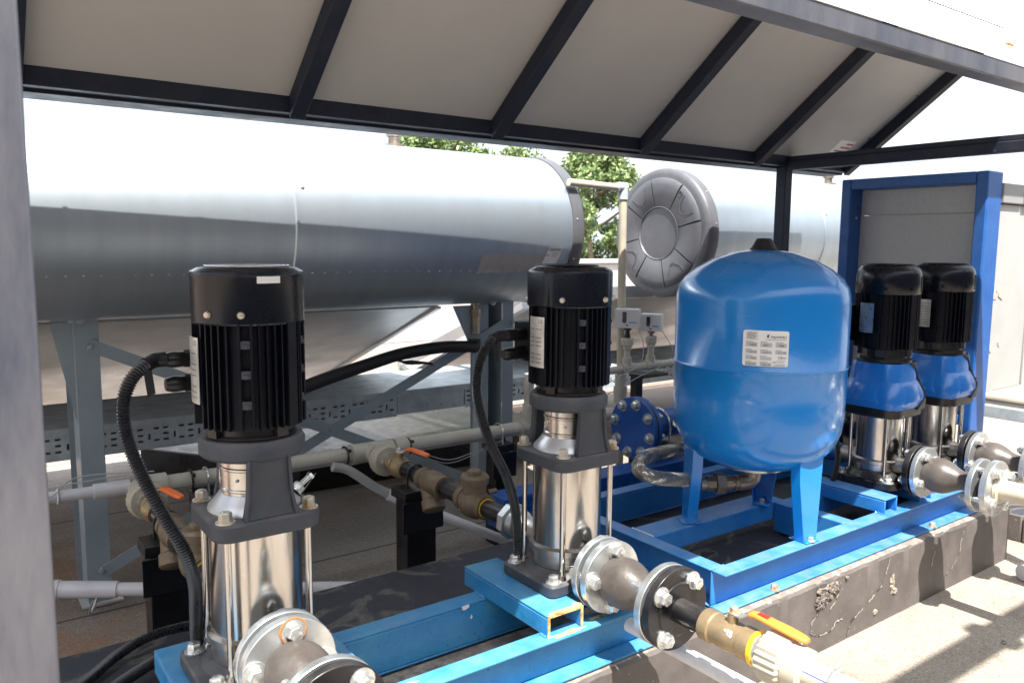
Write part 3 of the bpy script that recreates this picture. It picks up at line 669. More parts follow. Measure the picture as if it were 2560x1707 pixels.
for x, z in ((1.49, .49), (1.46, .435), (1.57, .44), (1.71, .50), (1.86, .44), (1.79, .445)): b.hexb((x, 3.0985, z), (0, -1, 0), .008, .006, washer=False)
mesh_obj('bolt', b, 'zinc', ct)
for x in (-.2, 1.0, 2.55, 3.7): b = B(); b.box(x, x + .04, 3.13, 3.55, .37, .4055); b.box(x, x + .04, 3.3, 3.34, 0, .3695); mesh_obj('bracket', b, mat('bracket_paint', (.30, .27, .17), .5), ct)

# ------------------------------------------------------------------ pipe run helpers
PY, PZ = 2.483, .443
def ringline(b, x, y, z, r, d, tube=.003):   # ring round a pipe with axis d ('X' or 'Y')
    pts = [(V(x, y + r * math.cos(a), z + r * math.sin(a)) if d == 'X' else V(x + r * math.cos(a), y, z + r * math.sin(a))) for a in [2 * PI * i / 20 for i in range(21)]]
    b.tube(pts, tube, 6)
hd = thing('header_pipe', (.45, PY, PZ), 'beige plastic header pipe with blue stripe running behind the two tall pumps', 'pipe')
b = B(); b.cyl((.46, PY, PZ), (2.35, PY, PZ), .0265, n=28); mesh_obj('pipe', b, 'ppr', hd)
b = B()
for (a, c) in ((.50, 1.11), (1.29, 1.83)):
    vs = []
    for x in (a, c):
        for dg in (-22, -26): vs.append(V(x, PY - .0268 * math.cos(rad(dg)), PZ + .0268 * math.sin(rad(dg))))
    b.add(vs, [(0, 1, 3, 2)])
mesh_obj('stripe', b, 'stripe', hd)
b = B(); b.cyl((1.13, PY, PZ), (1.275, PY, PZ), .0345, n=28); b.cyl((1.125, PY, PZ), (1.14, PY, PZ), .036, n=28); b.cyl((1.265, PY, PZ), (1.28, PY, PZ), .036, n=28); b.cyl((1.2, PY, PZ), (1.2, PY - .06, PZ), .034, n=28); mesh_obj('tee', b, 'ppr', hd)
b = B(); b.cyl((1.29, PY, PZ), (1.34, PY, PZ), .0345, n=28); mesh_obj('coupling', b, 'ppr', hd)
b = B(); b.tube(spline([(.53, PY, PZ), (.49, PY, PZ), (.463, PY - .012, PZ), (.453, PY - .04, PZ), (.453, PY - .075, PZ)], 6), .036, 24); mesh_obj('elbow', b, 'ppr', hd)
b = B(); b.cyl((1.845, PY, PZ), (1.935, PY, PZ), .034, n=24); b.cyl((1.89, PY, PZ), (1.89, PY, PZ + .06), .032, n=24); mesh_obj('tee', b, 'ppr', hd)
for x in (.60, 1.105, 1.345): b = B(); ringline(b, x, PY, PZ, .031 if x < 1.1 else .031, 'X', .0035); b.box(x - .004, x + .004, PY - .045, PY - .03, PZ + .02, PZ + .03); mesh_obj('cable_tie', b, 'plastic', hd)
for x in (.645, 1.745): b = B(); b.tube([V(x, PY + .032 * math.cos(a), PZ + .032 * math.sin(a)) for a in [rad(-20 + 220 * i / 16) for i in range(17)]] + [V(x, PY - .032, PZ - .06)], .0035, 8); b.cyl((x, PY + .032, PZ), (x, PY + .032, PZ - .06), .0035); mesh_obj('pipe_clamp', b, 'zinc', hd)
# black support posts
def sup(x, y, h, label, w_=.052, d_=.075):
    t = thing('support_post', (x, y, 0), label, 'post', 'black box section supports under the pipes')
    b = B(); b.box(x - w_, x + w_, y - d_ / 2, y + d_ / 2, .0, h - .03); mesh_obj('column', b, 'blackp', t, bevel=.003)
    b = B(); b.box(x - w_ - .012, x + w_ + .012, y - d_ / 2 - .01, y + d_ / 2 + .01, h - .0295, h); b.box(x - w_ - .02, x + w_ + .02, y - d_ / 2 - .012, y - d_ / 2 - .0085, h - .13, h - .031); mesh_obj('cap_plate', b, 'blackp', t, bevel=.002)
    b = B(); b.tube([V(x + .030 * math.cos(a), y, .44 + .030 * math.sin(a)) for a in [PI * i / 14 for i in range(15)]] + [V(x - .03, y, h - .02)], .004, 8); b.cyl((x + .03, y, .44), (x + .03, y, h - .02), .004); mesh_obj('u_bolt', b, 'blackp', t)
    return t
sup(1.2, 2.16, .40, 'black square post carrying the valves behind the second tall pump')
sup(.453, 2.14, .40, 'black square post carrying the valves behind the nearest pump')
sup(1.745, PY, .40, 'black square post under the header pipe beside the right grey leg', .035, .07)
b = B(); b.box(.60, .68, PY - .03, PY + .03, .33, .41); b.box(.62, .66, PY - .02, PY + .02, 0, .329); solo('support_post', b, 'blackp', 'short black bracket under the header pipe near its elbow', 'post', 'black box section supports under the pipes', bevel=.003)
b = B(); b.box(2.535, 2.575, PY + .045, PY + .085, 0, .60); b.box(2.50, 2.66, PY - .03, PY + .06, .585, .599); solo('support_post', b, 'blackp', 'thin black post under the switch box pipe', 'post', 'black box section supports under the pipes', bevel=.002)

# suction lines
def knurl(b, c, d, r, L, n=44): b.lathe([(r * .86, 0), (r, .004), (r, L - .004), (r * .86, L)], c, d, n, rmod=lambda i: 1 if i % 2 else .955)
def handle(t, x, y0, z0, L, m, dirx=0.0, diry=-1, label=False):
    d = V(dirx, diry, 0).normalized(); s_ = V(-d.y, d.x, 0)
    def P(u, w_, z): return V(x, y0, z0) + d * u + s_ * w_ + V(0, 0, z)
    path = [(-.01, .0), (.02, .0), (.033, .012), (.05, .016), (L * .8, .010), (L, .006)]
    wd = [.010, .010, .009, .011, .013, .011]
    b = B(); b.loft([[P(u, -w_, z), P(u, w_, z), P(u, w_, z + .003), P(u, -w_, z + .003)] for (u, z), w_ in zip(path[:3], wd[:3])]); mesh_obj('lever', b, 'zinc', t)
    b = B(); b.loft([[P(u, -w_, z - .004), P(u, w_, z - .004), P(u, w_ * 1.05, z), P(u, w_ * .8, z + .004), P(u, -w_ * .8, z + .004), P(u, -w_ * 1.05, z)] for (u, z), w_ in zip([(.034, .013)] + path[3:] + [(L + .008, .005)], [.009] + wd[3:] + [.006])]); h = mesh_obj('handle_grip', b, m, t, bevel=.0015)
    b = B(); b.hexb((x, y0, z0 + .003), (0, 0, 1), .008, .007, washer=True); b.cyl((x, y0, z0 - .02), (x, y0, z0), .009); mesh_obj('stem_nut', b, 'goldzinc', t)
    if label:
        b = B(); b.loft([[P(u, -.006, z), P(u, .006, z)] for u, z in ((.052, .0212), (.072, .0202))], caps=False); 
        b = B(); b.add([P(.052, -.006, .0206), P(.052, .006, .0206), P(.074, .006, .0196), P(.074, -.006, .0196)], [(0, 1, 2, 3)]); mesh_obj('grip_label', b, 'redink', h)
def suction(x, label, hm):
    t = thing('suction_line', (x, 2.4, PZ), label, 'pipe line', 'suction lines between header and tall pumps')
    z = PZ - .003
    b = B(); b.cyl((x, 2.43, z), (x, 2.385, z), .026, n=24); mesh_obj('pipe', b, 'pprw', t)
    b = B(); b.lathe([(.034, 0), (.052, .006), (.054, .012), (.054, .040), (.047, .048)], (x, 2.395, z), (0, -1, 0), 44, rmod=lambda i: 1 if i % 2 else .965); mesh_obj('union_nut', b, 'pprw', t)
    b = B(); b.lathe([(.031, 0), (.031, .02)], (x, 2.347, z), (0, -1, 0), 8); b.lathe([(.025, .02), (.025, .03)], (x, 2.347, z), (0, -1, 0), 20); mesh_obj('adapter', b, 'zinc', t)
    b = B(); b.lathe([(.029, 0), (.029, .02), (.026, .023), (.036, .045), (.036, .06), (.026, .08), (.026, .083), (.029, .085), (.029, .10)], (x, 2.32, z), (0, -1, 0), 24)
    b.lathe([(.014, .02), (.014, .045)], (x, 2.268, z), (0, 0, 1), 14); mesh_obj('ball_valve', b, 'brass', t)
    handle(t, x, 2.268, z + .05, .115, hm, .35, -.9)
    b = B(); b.cyl((x, 2.222, z), (x, 2.085, z), .0245, n=24); mesh_obj('nipple', b, 'blackp', t)
    # Y strainer
    b = B(); b.lathe([(.034, 0), (.034, .018), (.030, .02), (.030, .035), (.037, .05), (.037, .085), (.031, .10), (.031, .112), (.034, .114), (.034, .132)], (x, 2.115, z), (0, -1, 0), 24)
    c = V(x, 2.075, z); d = V(-.10, -.50, -.85).normalized()
    b.lathe([(.031, 0), (.031, .055), (.036, .06), (.036, .088), (.030, .094), (.010, .098)], c, d, 24); mesh_obj('y_strainer', b, 'bronze', t)
    b = B(); b.cyl((x, 1.985, z), (x, 1.875, z), .0245, n=24); mesh_obj('nipple', b, 'blackp', t)
    b = B(); b.lathe([(.034, 0), (.034, .02), (.030, .022), (.030, .03), (.042, .045), (.044, .06), (.042, .085), (.030, .10), (.030, .105), (.034, .107), (.034, .125)], (x, 1.885, z), (0, -1, 0), 24)
    b.lathe([(.034, .0), (.034, .055), (.040, .057), (.041, .075), (.036, .082), (.012, .083)], (x, 1.822, z), (0, 0, 1), 24); b.lathe([(.020, .083), (.020, .093), (.018, .095)], (x, 1.822, z), (0, 0, 1), 8)
    b.cyl((x + .03, 1.80, z + .03), (x + .058, 1.80, z + .03), .008, n=8); mesh_obj('check_valve', b, 'bronze', t)
    b = B(); b.lathe([(.0275, 0), (.0275, .006)], (x, 1.764, z), (0, -1, 0), 20); mesh_obj('thread_tape', b, 'yellow', t)
    b = B(); b.cyl((x, 1.762, z), (x, 1.64, z), .0245, n=24); mesh_obj('nipple', b, 'blackp', t)
    b = B(); b.lathe([(.03, 0), (.048, .006), (.048, .028), (.040, .032)], (x, 1.655, z), (0, -1, 0), 8, a0=.3); b.lathe([(.038, .03), (.038, .055), (.03, .056), (.03, .12)], (x, 1.655, z), (0, -1, 0), 24); mesh_obj('union', b, 'galv', t)
    return t
suction(1.2, 'suction pipe with bronze strainer and check valve behind the second tall pump', 'orange')
suction(.453, 'suction pipe with bronze strainer partly hidden behind the nearest pump', 'orange')

# ------------------------------------------------------------------ skids
def chan(b, xa, xb, yw, yl, z0, z1, th=.006):
    """C section along X: web at yw, flanges reach yl"""
    a, c = min(yw, yl), max(yw, yl)
    wa, wb = (yw, yw + th) if yl > yw else (yw - th, yw)
    b.box(xa, xb, wa, wb, z0 + th + .0005, z1 - th - .0005); b.box(xa, xb, a, c, z0, z0 + th); b.box(xa, xb, a, c, z1 - th, z1)
def chany(b, ya, yb, xw, xl, z0, z1, th=.006):
    a, c = min(xw, xl), max(xw, xl); wa, wb = (xw, xw + th) if xl > xw else (xw - th, xw)
    b.box(wa, wb, ya, yb, z0 + th + .0005, z1 - th - .0005); b.box(a, c, ya, yb, z0, z0 + th); b.box(a, c, ya, yb, z1 - th, z1)
SZ0, SZ1 = .217, .322
ps = thing('steel_skid', (.3, 1.4, SZ0), 'worn blue channel steel frame with yellow primer showing, under the two tall pumps', 'steel frame', 'blue steel base frames on the plinth')
b = B(); chan(b, -.3, 1.50, 1.300, 1.250, SZ0, SZ1); mesh_obj('front_channel', b, 'skid_old', ps, bevel=.0025)
b = B(); chan(b, -.3, 1.50, 1.505, 1.555, SZ0, SZ1); mesh_obj('rear_channel', b, 'skid_old', ps, bevel=.0025)
def cross(par, xa, ya=1.268, yb=1.60, m='skid_old', w_=.1):
    b = B(); th = .006; z0, z1 = SZ1 + .0008, .371
    b.box(xa, xa + w_, ya, yb, z1 - th, z1); b.box(xa, xa + th, ya, yb, z0, z1 - th - .0005); b.box(xa + w_ - th, xa + w_, ya, yb, z0, z1 - th - .0005)
    return mesh_obj('cross_channel', b, m, par, bevel=.0025)
def weld(par, pts, m, r_=.0028):
    b = B(); q = resample(spline([Vector(p_) for p_ in pts], 10), .004); b.tube(q, r_, 6, rf=lambda i: r_ * (1 + .35 * math.sin(i * 1.9) + random.uniform(-.15, .15))); mesh_obj('weld_bead', b, m, par)
def primer_end(par, xa, ya=1.268, w_=.1):
    b = B(); th = .0066; z0, z1 = SZ1 + .001, .3712; y = ya - .0012
    b.box(xa - .0003, xa + w_ + .0003, y, y + .0016, z1 - th, z1); b.box(xa - .0003, xa + th, y, y + .0016, z0, z1 - th); b.box(xa + w_ - th, xa + w_ + .0003, y, y + .0016, z0, z1 - th)
    rr = random.Random(int(xa * 100)); 
    # primer worn through on the top lip and on the frame below
    def patch(cx, cy, rx, ry, z):
        n = 22; P = [V(cx + rx * (1 + rr.uniform(-.35, .35)) * math.cos(2 * PI * k / n), max(ya + .0002, cy + ry * (1 + rr.uniform(-.4, .4)) * math.sin(2 * PI * k / n)) if z > .36 else cy + ry * (1 + rr.uniform(-.3, .3)) * math.sin(2 * PI * k / n), z) for k in range(n)]
        b.add(P, [tuple(range(n))])
    patch(xa + w_ * .45, ya + .004, .040, .006, .3714); patch(xa + w_ * .9, ya + .006, .010, .012, .3714)
    patch(xa + w_ * .55, ya - .006, .045, .008, SZ1 + .0006); patch(xa + w_ * 1.6, ya + .012, .03, .006, SZ1 + .0006)
    return mesh_obj('bare_primer', b, 'primer', par, sharp=20)
for xa in (.305, .518, 1.024, 1.262):
    cross(ps, xa); primer_end(ps, xa); weld(ps, [(xa - .001, 1.27, SZ1 + .001), (xa - .001, 1.298, SZ1 + .001)], 'skid_old', .0035); weld(ps, [(xa - .001, 1.508, SZ1 + .001), (xa - .001, 1.55, SZ1 + .001)], 'skid_old', .0035)
b = B()
for x in (-.1, .75, 1.345): b = B(); b.hexb((x, 1.268, SZ0 + .006), (0, 0, 1), .009, .010, tail=.01); b.cyl((x, 1.268, SZ0), (x, 1.268, SZ0 + .026), .005); mesh_obj('anchor_bolt', b, 'hosefit', ps)
b = B(); b.prism([(.955, .3205), (.975, .322), (.976, .3155), (.965, .311), (.957, .312)], 0, .0012, Matrix.Translation((0, 1.5035, 0)) @ Matrix.Rotation(PI / 2, 4, 'X'))
b.prism([(.978, .287), (.983, .295), (.985, .288), (.981, .284)], 0, .0012, Matrix.Translation((0, 1.5035, 0)) @ Matrix.Rotation(PI / 2, 4, 'X')); mesh_obj('paint_chip', b, 'whitechip', ps)

ts = thing('steel_skid', (1.6, 1.3, SZ0), 'clean blue channel steel frame under the round blue tank and short pumps', 'steel frame', 'blue steel base frames on the plinth')
b = B(); chan(b, 1.605, 3.03, 1.312, 1.262, SZ0, SZ1); mesh_obj('front_channel', b, 'skid', ts, bevel=.0025)
b = B(); chany(b, 1.3125, 1.97, 1.655, 1.605, SZ0, SZ1); mesh_obj('end_channel', b, 'skid', ts, bevel=.0025)
b = B(); chany(b, 1.3125, 1.97, 2.98, 3.03, SZ0, SZ1); mesh_obj('end_channel', b, 'skid', ts, bevel=.0025)
b = B(); chan(b, 1.657, 2.978, 1.92, 1.97, SZ0, SZ1); mesh_obj('rear_channel', b, 'skid', ts, bevel=.0025)
b = B(); b.box(1.6565, 2.275, 1.565, 1.655, .262, .3205); mesh_obj('cross_tube', b, 'skid', ts, bevel=.003)
weld(ts, [(1.656, 1.566, SZ1 + .0005), (1.656, 1.61, SZ1 + .0005), (1.656, 1.655, SZ1 + .0005)], 'whitechip', .0018)
weld(ts, [(1.612, 1.305, SZ1), (1.66, 1.312, SZ1)], 'skid', .0018)
b = B(); b.box(2.225, 2.275, 1.3135, 1.564, .222, .3205); b.box(2.2755, 2.9785, 1.50, 1.5645, .262, .3205); mesh_obj('cross_tube', b, 'skid', ts, bevel=.003)
for xa in (2.40, 2.62, 2.78, 2.905): cross(ts, xa, 1.28, 1.555, 'skid', .075); weld(ts, [(xa - .001, 1.281, SZ1 + .001), (xa - .001, 1.31, SZ1 + .001)], 'skid'); weld(ts, [(xa + .076, 1.281, SZ1 + .001), (xa + .076, 1.31, SZ1 + .001)], 'skid')
b = B()
for x in (1.83, 2.70): b = B(); b.hexb((x, 1.272, SZ0 + .006), (0, 0, 1), .010, .011, tail=.01); mesh_obj('anchor_bolt', b, 'goldzinc', ts)

# ------------------------------------------------------------------ conduits on the plinth
b = B(); corrugated(b, [(.30, 1.585, .229), (.62, 1.58, .229), (.78, 1.568, .230), (.92, 1.572, .229), (1.1, 1.568, .231), (1.3, 1.60, .229)], .010)
solo('corrugated_conduit', b, 'rubber', 'thin black corrugated conduit lying along the rear blue channel', 'conduit', 'black corrugated conduits')
b = B(); corrugated(b, [(.50, 1.70, .285), (.44, 1.80, .262), (.35, 1.80, .247), (.24, 1.74, .238), (.13, 1.65, .231), (-.05, 1.5, .231)], .0135)
solo('corrugated_conduit', b, 'rubber', 'lower of two black corrugated conduits on the plinth at the left', 'conduit', 'black corrugated conduits')
b = B(); corrugated(b, [(.52, 1.78, .285), (.46, 1.88, .266), (.37, 1.915, .252), (.29, 1.90, .236), (.18, 1.80, .230), (-.02, 1.66, .23)], .0125)
solo('corrugated_conduit', b, 'rubber', 'upper of two black corrugated conduits on the plinth at the left', 'conduit', 'black corrugated conduits')

# ------------------------------------------------------------------ tall stainless pumps
def flange(par, name, x, y0, y1, R, m, z=.44, bore=.028, bev=.0015, lip=False):
    b = B(); b.lathe([(bore, 0), (R, 0), (R, abs(y1 - y0)), (bore, abs(y1 - y0))] if not lip else [(bore, 0), (R, 0), (R, abs(y1 - y0)), (R * .66, abs(y1 - y0)), (R * .64, abs(y1 - y0) + .004), (bore, abs(y1 - y0) + .004)], (x, y0, z), (0, -1, 0), 56)
    return mesh_obj(name, b, m, par, bevel=bev)
def fbolts(par, x, ya, yb, rb, z=.44, m='zinc', a0=45, n=4, back=True, hr=.0145, tail=.02):
    for k in range(n):
        a = rad(a0 + 360 * k / n); c = (x + rb * math.cos(a), yb, z + rb * math.sin(a))
        b = B(); b.hexb(c, (0, -1, 0), hr, hr * .95); b.cyl((c[0], ya + tail, c[2]), (c[0], yb - .005, c[2]), hr * .55, n=14)
        if back: b.hexb((c[0], ya, c[2]), (0, 1, 0), hr * .95, hr * .9)
        mesh_obj('flange_bolt', b, m, par)
def pump_tall(px, py, label, cap):
    z0 = .371
    t = thing('booster_pump', (px, py, z0), label, 'pump', 'tall vertical stainless pumps with black motors')
    def W(x, y, z): return V(px + x, py + y, z0 + z)
    T = Matrix.Translation((px, py, z0))
    # base
    b = B(); b.prism(rrect(.122, .098, .018), .0005, .028, T)
    bs = mesh_obj('base_plate', b, 'castiron', t, bevel=.004)
    b = B(); b.lathe([(.105, .026), (.092, .036), (.084, .040)], W(0, 0, 0), n=40); mesh_obj('base_collar', b, 'castiron', bs)
    for sx, sy in ((-1, -1), (1, -1), (1, 1), (-1, 1)):
        b = B(); b.hexb(W(sx * .098, sy * .074, .028), (0, 0, 1), .0125, .012); mesh_obj('base_bolt', b, 'zinc', bs)
    # volute, sleeve
    b = B(); b.lathe([(.078, .036), (.083, .042), (.084, .072), (.090, .075), (.0905, .088), (.083, .093)], W(0, 0, 0), n=64)
    b.cyl(W(0, -.07, .063), W(0, -.118, .063), .034, n=28); b.cyl(W(0, .07, .069), W(0, .118, .069), .036, n=28)
    vol = mesh_obj('volute', b, 'stainm', t, sharp=32)
    b = B(); pts = [W(-.0848 * math.sin(rad(a)), -.0848 * math.cos(rad(a)), .054) for a in range(8, 44, 4)]; b.tube(pts, .0009, 6)
    p = pts[0]; b.tube([p + V(0, 0, -.007), p, p + V(0, 0, .007)], .0009, 6); mesh_obj('flow_arrow', b, 'satin', vol)
    b = B(); b.lathe([(.0815, .092), (.0815, .284)], W(0, 0, 0), n=80); mesh_obj('stainless_sleeve', b, 'stain', t)
    for sx, sy in ((-1, -1), (1, -1), (1, 1), (-1, 1)):
        b = B(); b.cyl(W(sx * .072, sy * .072, .03), W(sx * .072, sy * .072, .284), .0066, n=14); b.lathe([(.012, 0), (.010, .012)], W(sx * .072, sy * .072, .027), n=12); mesh_obj('tie_rod', b, 'stain', t)
    # head
    b = B(); b.prism(rrect(.096, .096, .034, 6), .283, .317, T); hd_ = mesh_obj('pump_head', b, 'castiron', t, bevel=.006)
    for sx, sy in ((-1, -1), (1, -1), (1, 1), (-1, 1)):
        b = B(); b.hexb(W(sx * .074, sy * .074, .3165), (0, 0, 1), .0115, .014, washer=True); b.cyl(W(sx * .074, sy * .074, .33), W(sx * .074, sy * .074, .337), .0055); mesh_obj('head_nut', b, 'goldzinc', hd_)
    b = B(); b.lathe([(.082, .3165), (.081, .321), (.070, .333), (.060, .347)], W(0, 0, 0), n=48); mesh_obj('seal_cover', b, 'satin', t)
    # motor stool: two pillars on the diagonal, top ring
    for sgn in (1, -1):
        b = B(); Rm = Matrix.Translation(W(0, 0, 0)) @ Matrix.Rotation(rad(-90 if sgn == 1 else 90), 4, 'Z')
        rings = []
        for z, hw, r0, r1 in ((.316, .048, .061, .094), (.326, .043, .061, .092), (.36, .040, .061, .089), (.41, .036, .061, .086), (.421, .038, .061, .088)):
            rings.append([Rm @ V(r0 + .014, -hw, z), Rm @ V(r1 * .955, -hw, z), Rm @ V(r1 * .985, -hw * .8, z), Rm @ V(r1 * .985, hw * .8, z), Rm @ V(r1 * .955, hw, z), Rm @ V(r0 + .014, hw, z)])
        b.loft(rings)
        # fillet web
        for s2 in (-1, 1):
            b.loft([[Rm @ V(r0, s2 * (hw), z), Rm @ V(r1, s2 * (hw), z), Rm @ V(r1, s2 * (hw + .006), z), Rm @ V(r0, s2 * (hw + .006), z)] for z, hw, r0, r1 in ((.316, .042, .078, .096), (.355, .035, .078, .0935), (.42, .032, .078, .0915))])
        mesh_obj('stool_pillar', b, 'castiron', t, bevel=.003)
    b = B(); b.lathe([(.060, .412), (.086, .414), (.0925, .420), (.0925, .440), (.087, .449), (.060, .450)], W(0, 0, 0), n=56); mesh_obj('stool_flange', b, 'castiron', t)
    b = B(); b.lathe([(.058, .340), (.058, .352), (.0597, .354), (.0597, .357), (.058, .359), (.058, .390), (.0597, .392), (.0597, .395), (.058, .397), (.058, .418)], W(0, 0, 0), n=56)
    g = mesh_obj('coupling_guard', b, 'stain', t)
    b = B()
    dgs = 88
    for dg in (dgs + 38, dgs - 42): b.ball(W(-.0592 * math.sin(rad(dg)), -.0592 * math.cos(rad(dg)), .405 if dg > dgs else .376), .003, 8)
    # embossed ring mark
    pts = []
    for i in range(25):
        a = 2 * PI * i / 24; dg = rad(dgs + 14 + 9 * math.cos(a)); pts.append(W(-.0584 * math.sin(dg), -.0584 * math.cos(dg), .375 + .013 * math.sin(a)))
    b.tube(pts, .0012, 6); pts = [W(-.0584 * math.sin(rad(dgs + 14 + d)), -.0584 * math.cos(rad(dgs + 14 + d)), z) for d, z in ((0, .382), (0, .367))]; b.tube(pts, .001, 6)
    mesh_obj('embossing', b, 'stain', g)
    # vent plug
    b = B(); c = W(.086, -.02, .338); b.hexb(W(.072, -.01, .33), (.7, .1, .55), .011, .012); b.cyl(W(.082, -.01, .338), W(.102, -.008, .352), .005); b.lathe([(.008, 0), (.008, .006)], W(.102, -.008, .352), (.8, .1, .6), 8); mesh_obj('vent_plug', b, 'zinc', t)
    # motor
    b = B(); b.lathe([(.079, .450), (.080, .455), (.073, .458), (.072, .478), (.083, .484)], W(0, 0, 0), n=48)
    for a in (20, 110, 200, 290): b.box(-.012, .012, .066, .084, .455, .475, Matrix.Translation(W(0, 0, 0)) @ Matrix.Rotation(rad(a), 4, 'Z'))
    mesh_obj('motor_flange', b, 'blackp', t)
    b = B(); b.lathe([(.083, .470), (.084, .476), (.084, .655)], W(0, 0, 0), n=64)
    nf = 44
    for k in range(nf):
        a = 360 * k / nf; dg = a % 360
        if any(abs((dg - c + 180) % 360 - 180) < 11 for c in (270 - 22, 270 + 52, 180, 90)): continue
        b.box(-.0013, .0013, .083, .0955, .472, .656, Matrix.Translation(W(0, 0, 0)) @ Matrix.Rotation(rad(a - 90), 4, 'Z'))
    K_ = .965 if cap == 'round' else 1.0
    mb = mesh_obj('motor_body', b, 'blackm', t, sharp=25)
    b = B()   # wide ribs with nut pockets
    for dg in (270 - 22, 270 + 52):
        Mr = Matrix.Translation(W(0, 0, 0)) @ Matrix.Rotation(rad(dg - 90), 4, 'Z')
        for s_ in (-1, 1): b.box(s_ * .010 - .0022, s_ * .010 + .0022, .083, .0955, .472, .656, Mr)
    Mr = Matrix.Translation(W(0, 0, 0)) @ Matrix.Rotation(rad(0 - 55), 4, 'Z'); b.box(-.015, .015, .083, .097, .480, .656, Mr)
    Mr = Matrix.Translation(W(0, 0, 0)) @ Matrix.Rotation(rad(-150), 4, 'Z'); b.box(-.011, .011, .083, .096, .472, .656, Mr)
    mesh_obj('wide_rib', b, 'blackm', mb, bevel=.001)
    b = B()
    for dg in (270 - 22, 270 + 52):
        Mr = Matrix.Translation(W(0, 0, 0)) @ Matrix.Rotation(rad(dg - 90), 4, 'Z')
        for z in (.51, .562, .613): b = B(); b.box(-.0075, .0075, .083, .0945, z, z + .013, Mr); b.lathe([(.0045, -.001), (.004, .004)], Mr @ V(0, .0945, z + .004), Mr.to_3x3() @ V(0, 1, 0), 8); mesh_obj('rib_nut', b, 'castiron', mb)
    # nameplate facing -X
    b = B(); Mr = Matrix.Translation(W(0, 0, 0))
    pz = [rad(-15 + 30 * i / 6) for i in range(7)]
    b.loft([[W(-.0995 * math.cos(a), .0995 * math.sin(a), z) for z in (.515, .63)] + [W(-.0985 * math.cos(a), .0985 * math.sin(a), z) for z in (.63, .515)] for a in pz])
    npz = mesh_obj('nameplate', b, 'plate', t)
    b = B(); Mt = Matrix.Translation(W(-.1000, .016, .52)) @ Matrix(((0, 0, -1, 0), (0, -1, 0, 0), (1, 0, 0, 0), (0, 0, 0, 1)))
    Mt = Matrix.Translation(W(-.0985, .0, .57)) @ Matrix(((0, 0, -1, 0), (-1, 0, 0, 0), (0, 1, 0, 0), (0, 0, 0, 1)))
    def bend(p):
        q = p - W(0, 0, 0); a = q.y / .0985; r = .1002; return W(-r * math.cos(a), r * math.sin(a), q.z)
    for k in range(9): 
        for c0, wd in ((-.020, .016), (.0, .02)):
            if (k * 7 + int(c0 * 1000)) % 4 == 1: continue
            q = [bend(Mt @ V(c0 + dx, -.045 + k * .0095 + dz, 0)) for dx, dz in ((0, 0), (wd * .9, 0), (wd * .9, .0022), (0, .0022))]; b.add(q, [(0, 1, 2, 3)])
    textmesh(b, 'CE', .012, Mt @ Matrix.Translation((.008, .046, 0)), bend=bend)
    mesh_obj('print', b, 'inkg', npz)
    # terminal box and glands behind the nameplate
    b = B(); b.box(-.062, .03, .075, .135, .515, .61, T); b.box(-.056, .024, .1355, .142, .522, .603, T); tb = mesh_obj('terminal_box', b, 'blackm', t, bevel=.005)
    for z in (.535, .580):
        b = B(); c = W(-.0615, .095, z); b.lathe([(.016, 0), (.016, .028)], c, (-1, 0, 0), 8); b.lathe([(.0145, .028), (.0155, .048), (.013, .058), (.011, .062)], c, (-1, 0, 0), 14, rmod=lambda i: 1 if i % 2 else .95); mesh_obj('cable_gland', b, 'plastic', tb)
    # fan cover
    if cap == 'round':
        b = B(); b.lathe([(.0945, .652), (.0962, .655), (.0962, .732), (.0975, .736), (.0965, .741), (.084, .7475), (.030, .7495), (.002, .7498)], W(0, 0, 0), n=72)
    else:
        def oc(r, z, k=.6):
            out = []
            for i in range(64):
                a = 2 * PI * i / 64; m_ = (a - rad(20)) % (PI / 4) - PI / 8; r8 = r * math.cos(PI / 8) / math.cos(m_) ; out.append(W((r * (1 - k) + r8 * k * 1.03) * math.cos(a), (r * (1 - k) + r8 * k * 1.03) * math.sin(a), z))
            return out
        b = B(); b.loft([oc(.098, .652), oc(.1005, .655), oc(.1005, .728), oc(.099, .733), oc(.082, .742, .3), oc(.03, .744, 0), oc(.003, .7442, 0)])
    fc = mesh_obj('fan_cover', b, 'capgloss', t, sharp=24)
    b = B()
    if cap == 'round':
        for r in [.012 + .0075 * i for i in range(9)]: b.tube([W(r * math.cos(2 * PI * i / 32), r * math.sin(2 * PI * i / 32), .7505) for i in range(33)], .0014, 6)
        for a in range(0, 360, 15): b.tube([W(.012 * math.cos(rad(a)), .012 * math.sin(rad(a)), .7508), W(.072 * math.cos(rad(a)), .072 * math.sin(rad(a)), .7495)], .0013, 5)
        mesh_obj('fan_grille', b, 'satin', fc)
    else:
        for r in [.012 + .0075 * i for i in range(8)]: b.tube([W(r * math.cos(2 * PI * i / 32), r * math.sin(2 * PI * i / 32), .745) for i in range(33)], .0014, 6)
        mesh_obj('fan_grille', b, 'blackm', fc)
    b = B()
    for a in ((-140, -35, 40, 150, -78) if cap != 'round' else (-150, -55 - 60, 10, 100)):
        rc = .0962 if cap == 'round' else .0995; p = W(rc * math.cos(rad(a)), rc * math.sin(rad(a)), .670); b.lathe([(.0065, -.003), (.0065, .002), (.005, .005), (.001, .006)], p, (math.cos(rad(a)), math.sin(rad(a)), 0), 12)
    mesh_obj('cover_screw', b, 'goldzinc', fc)
    if cap == 'round':
        b = B(); b.loft([[W(.0970 * math.sin(rad(d)), -.0970 * math.cos(rad(d)), z) for z in (.723, .736 - .0005)] + [W(.0964 * math.sin(rad(d)), -.0964 * math.cos(rad(d)), z) for z in (.7355, .723)] for d in range(-9, 17, 3)]); mesh_obj('blank_sticker', b, 'white', fc)
    return t
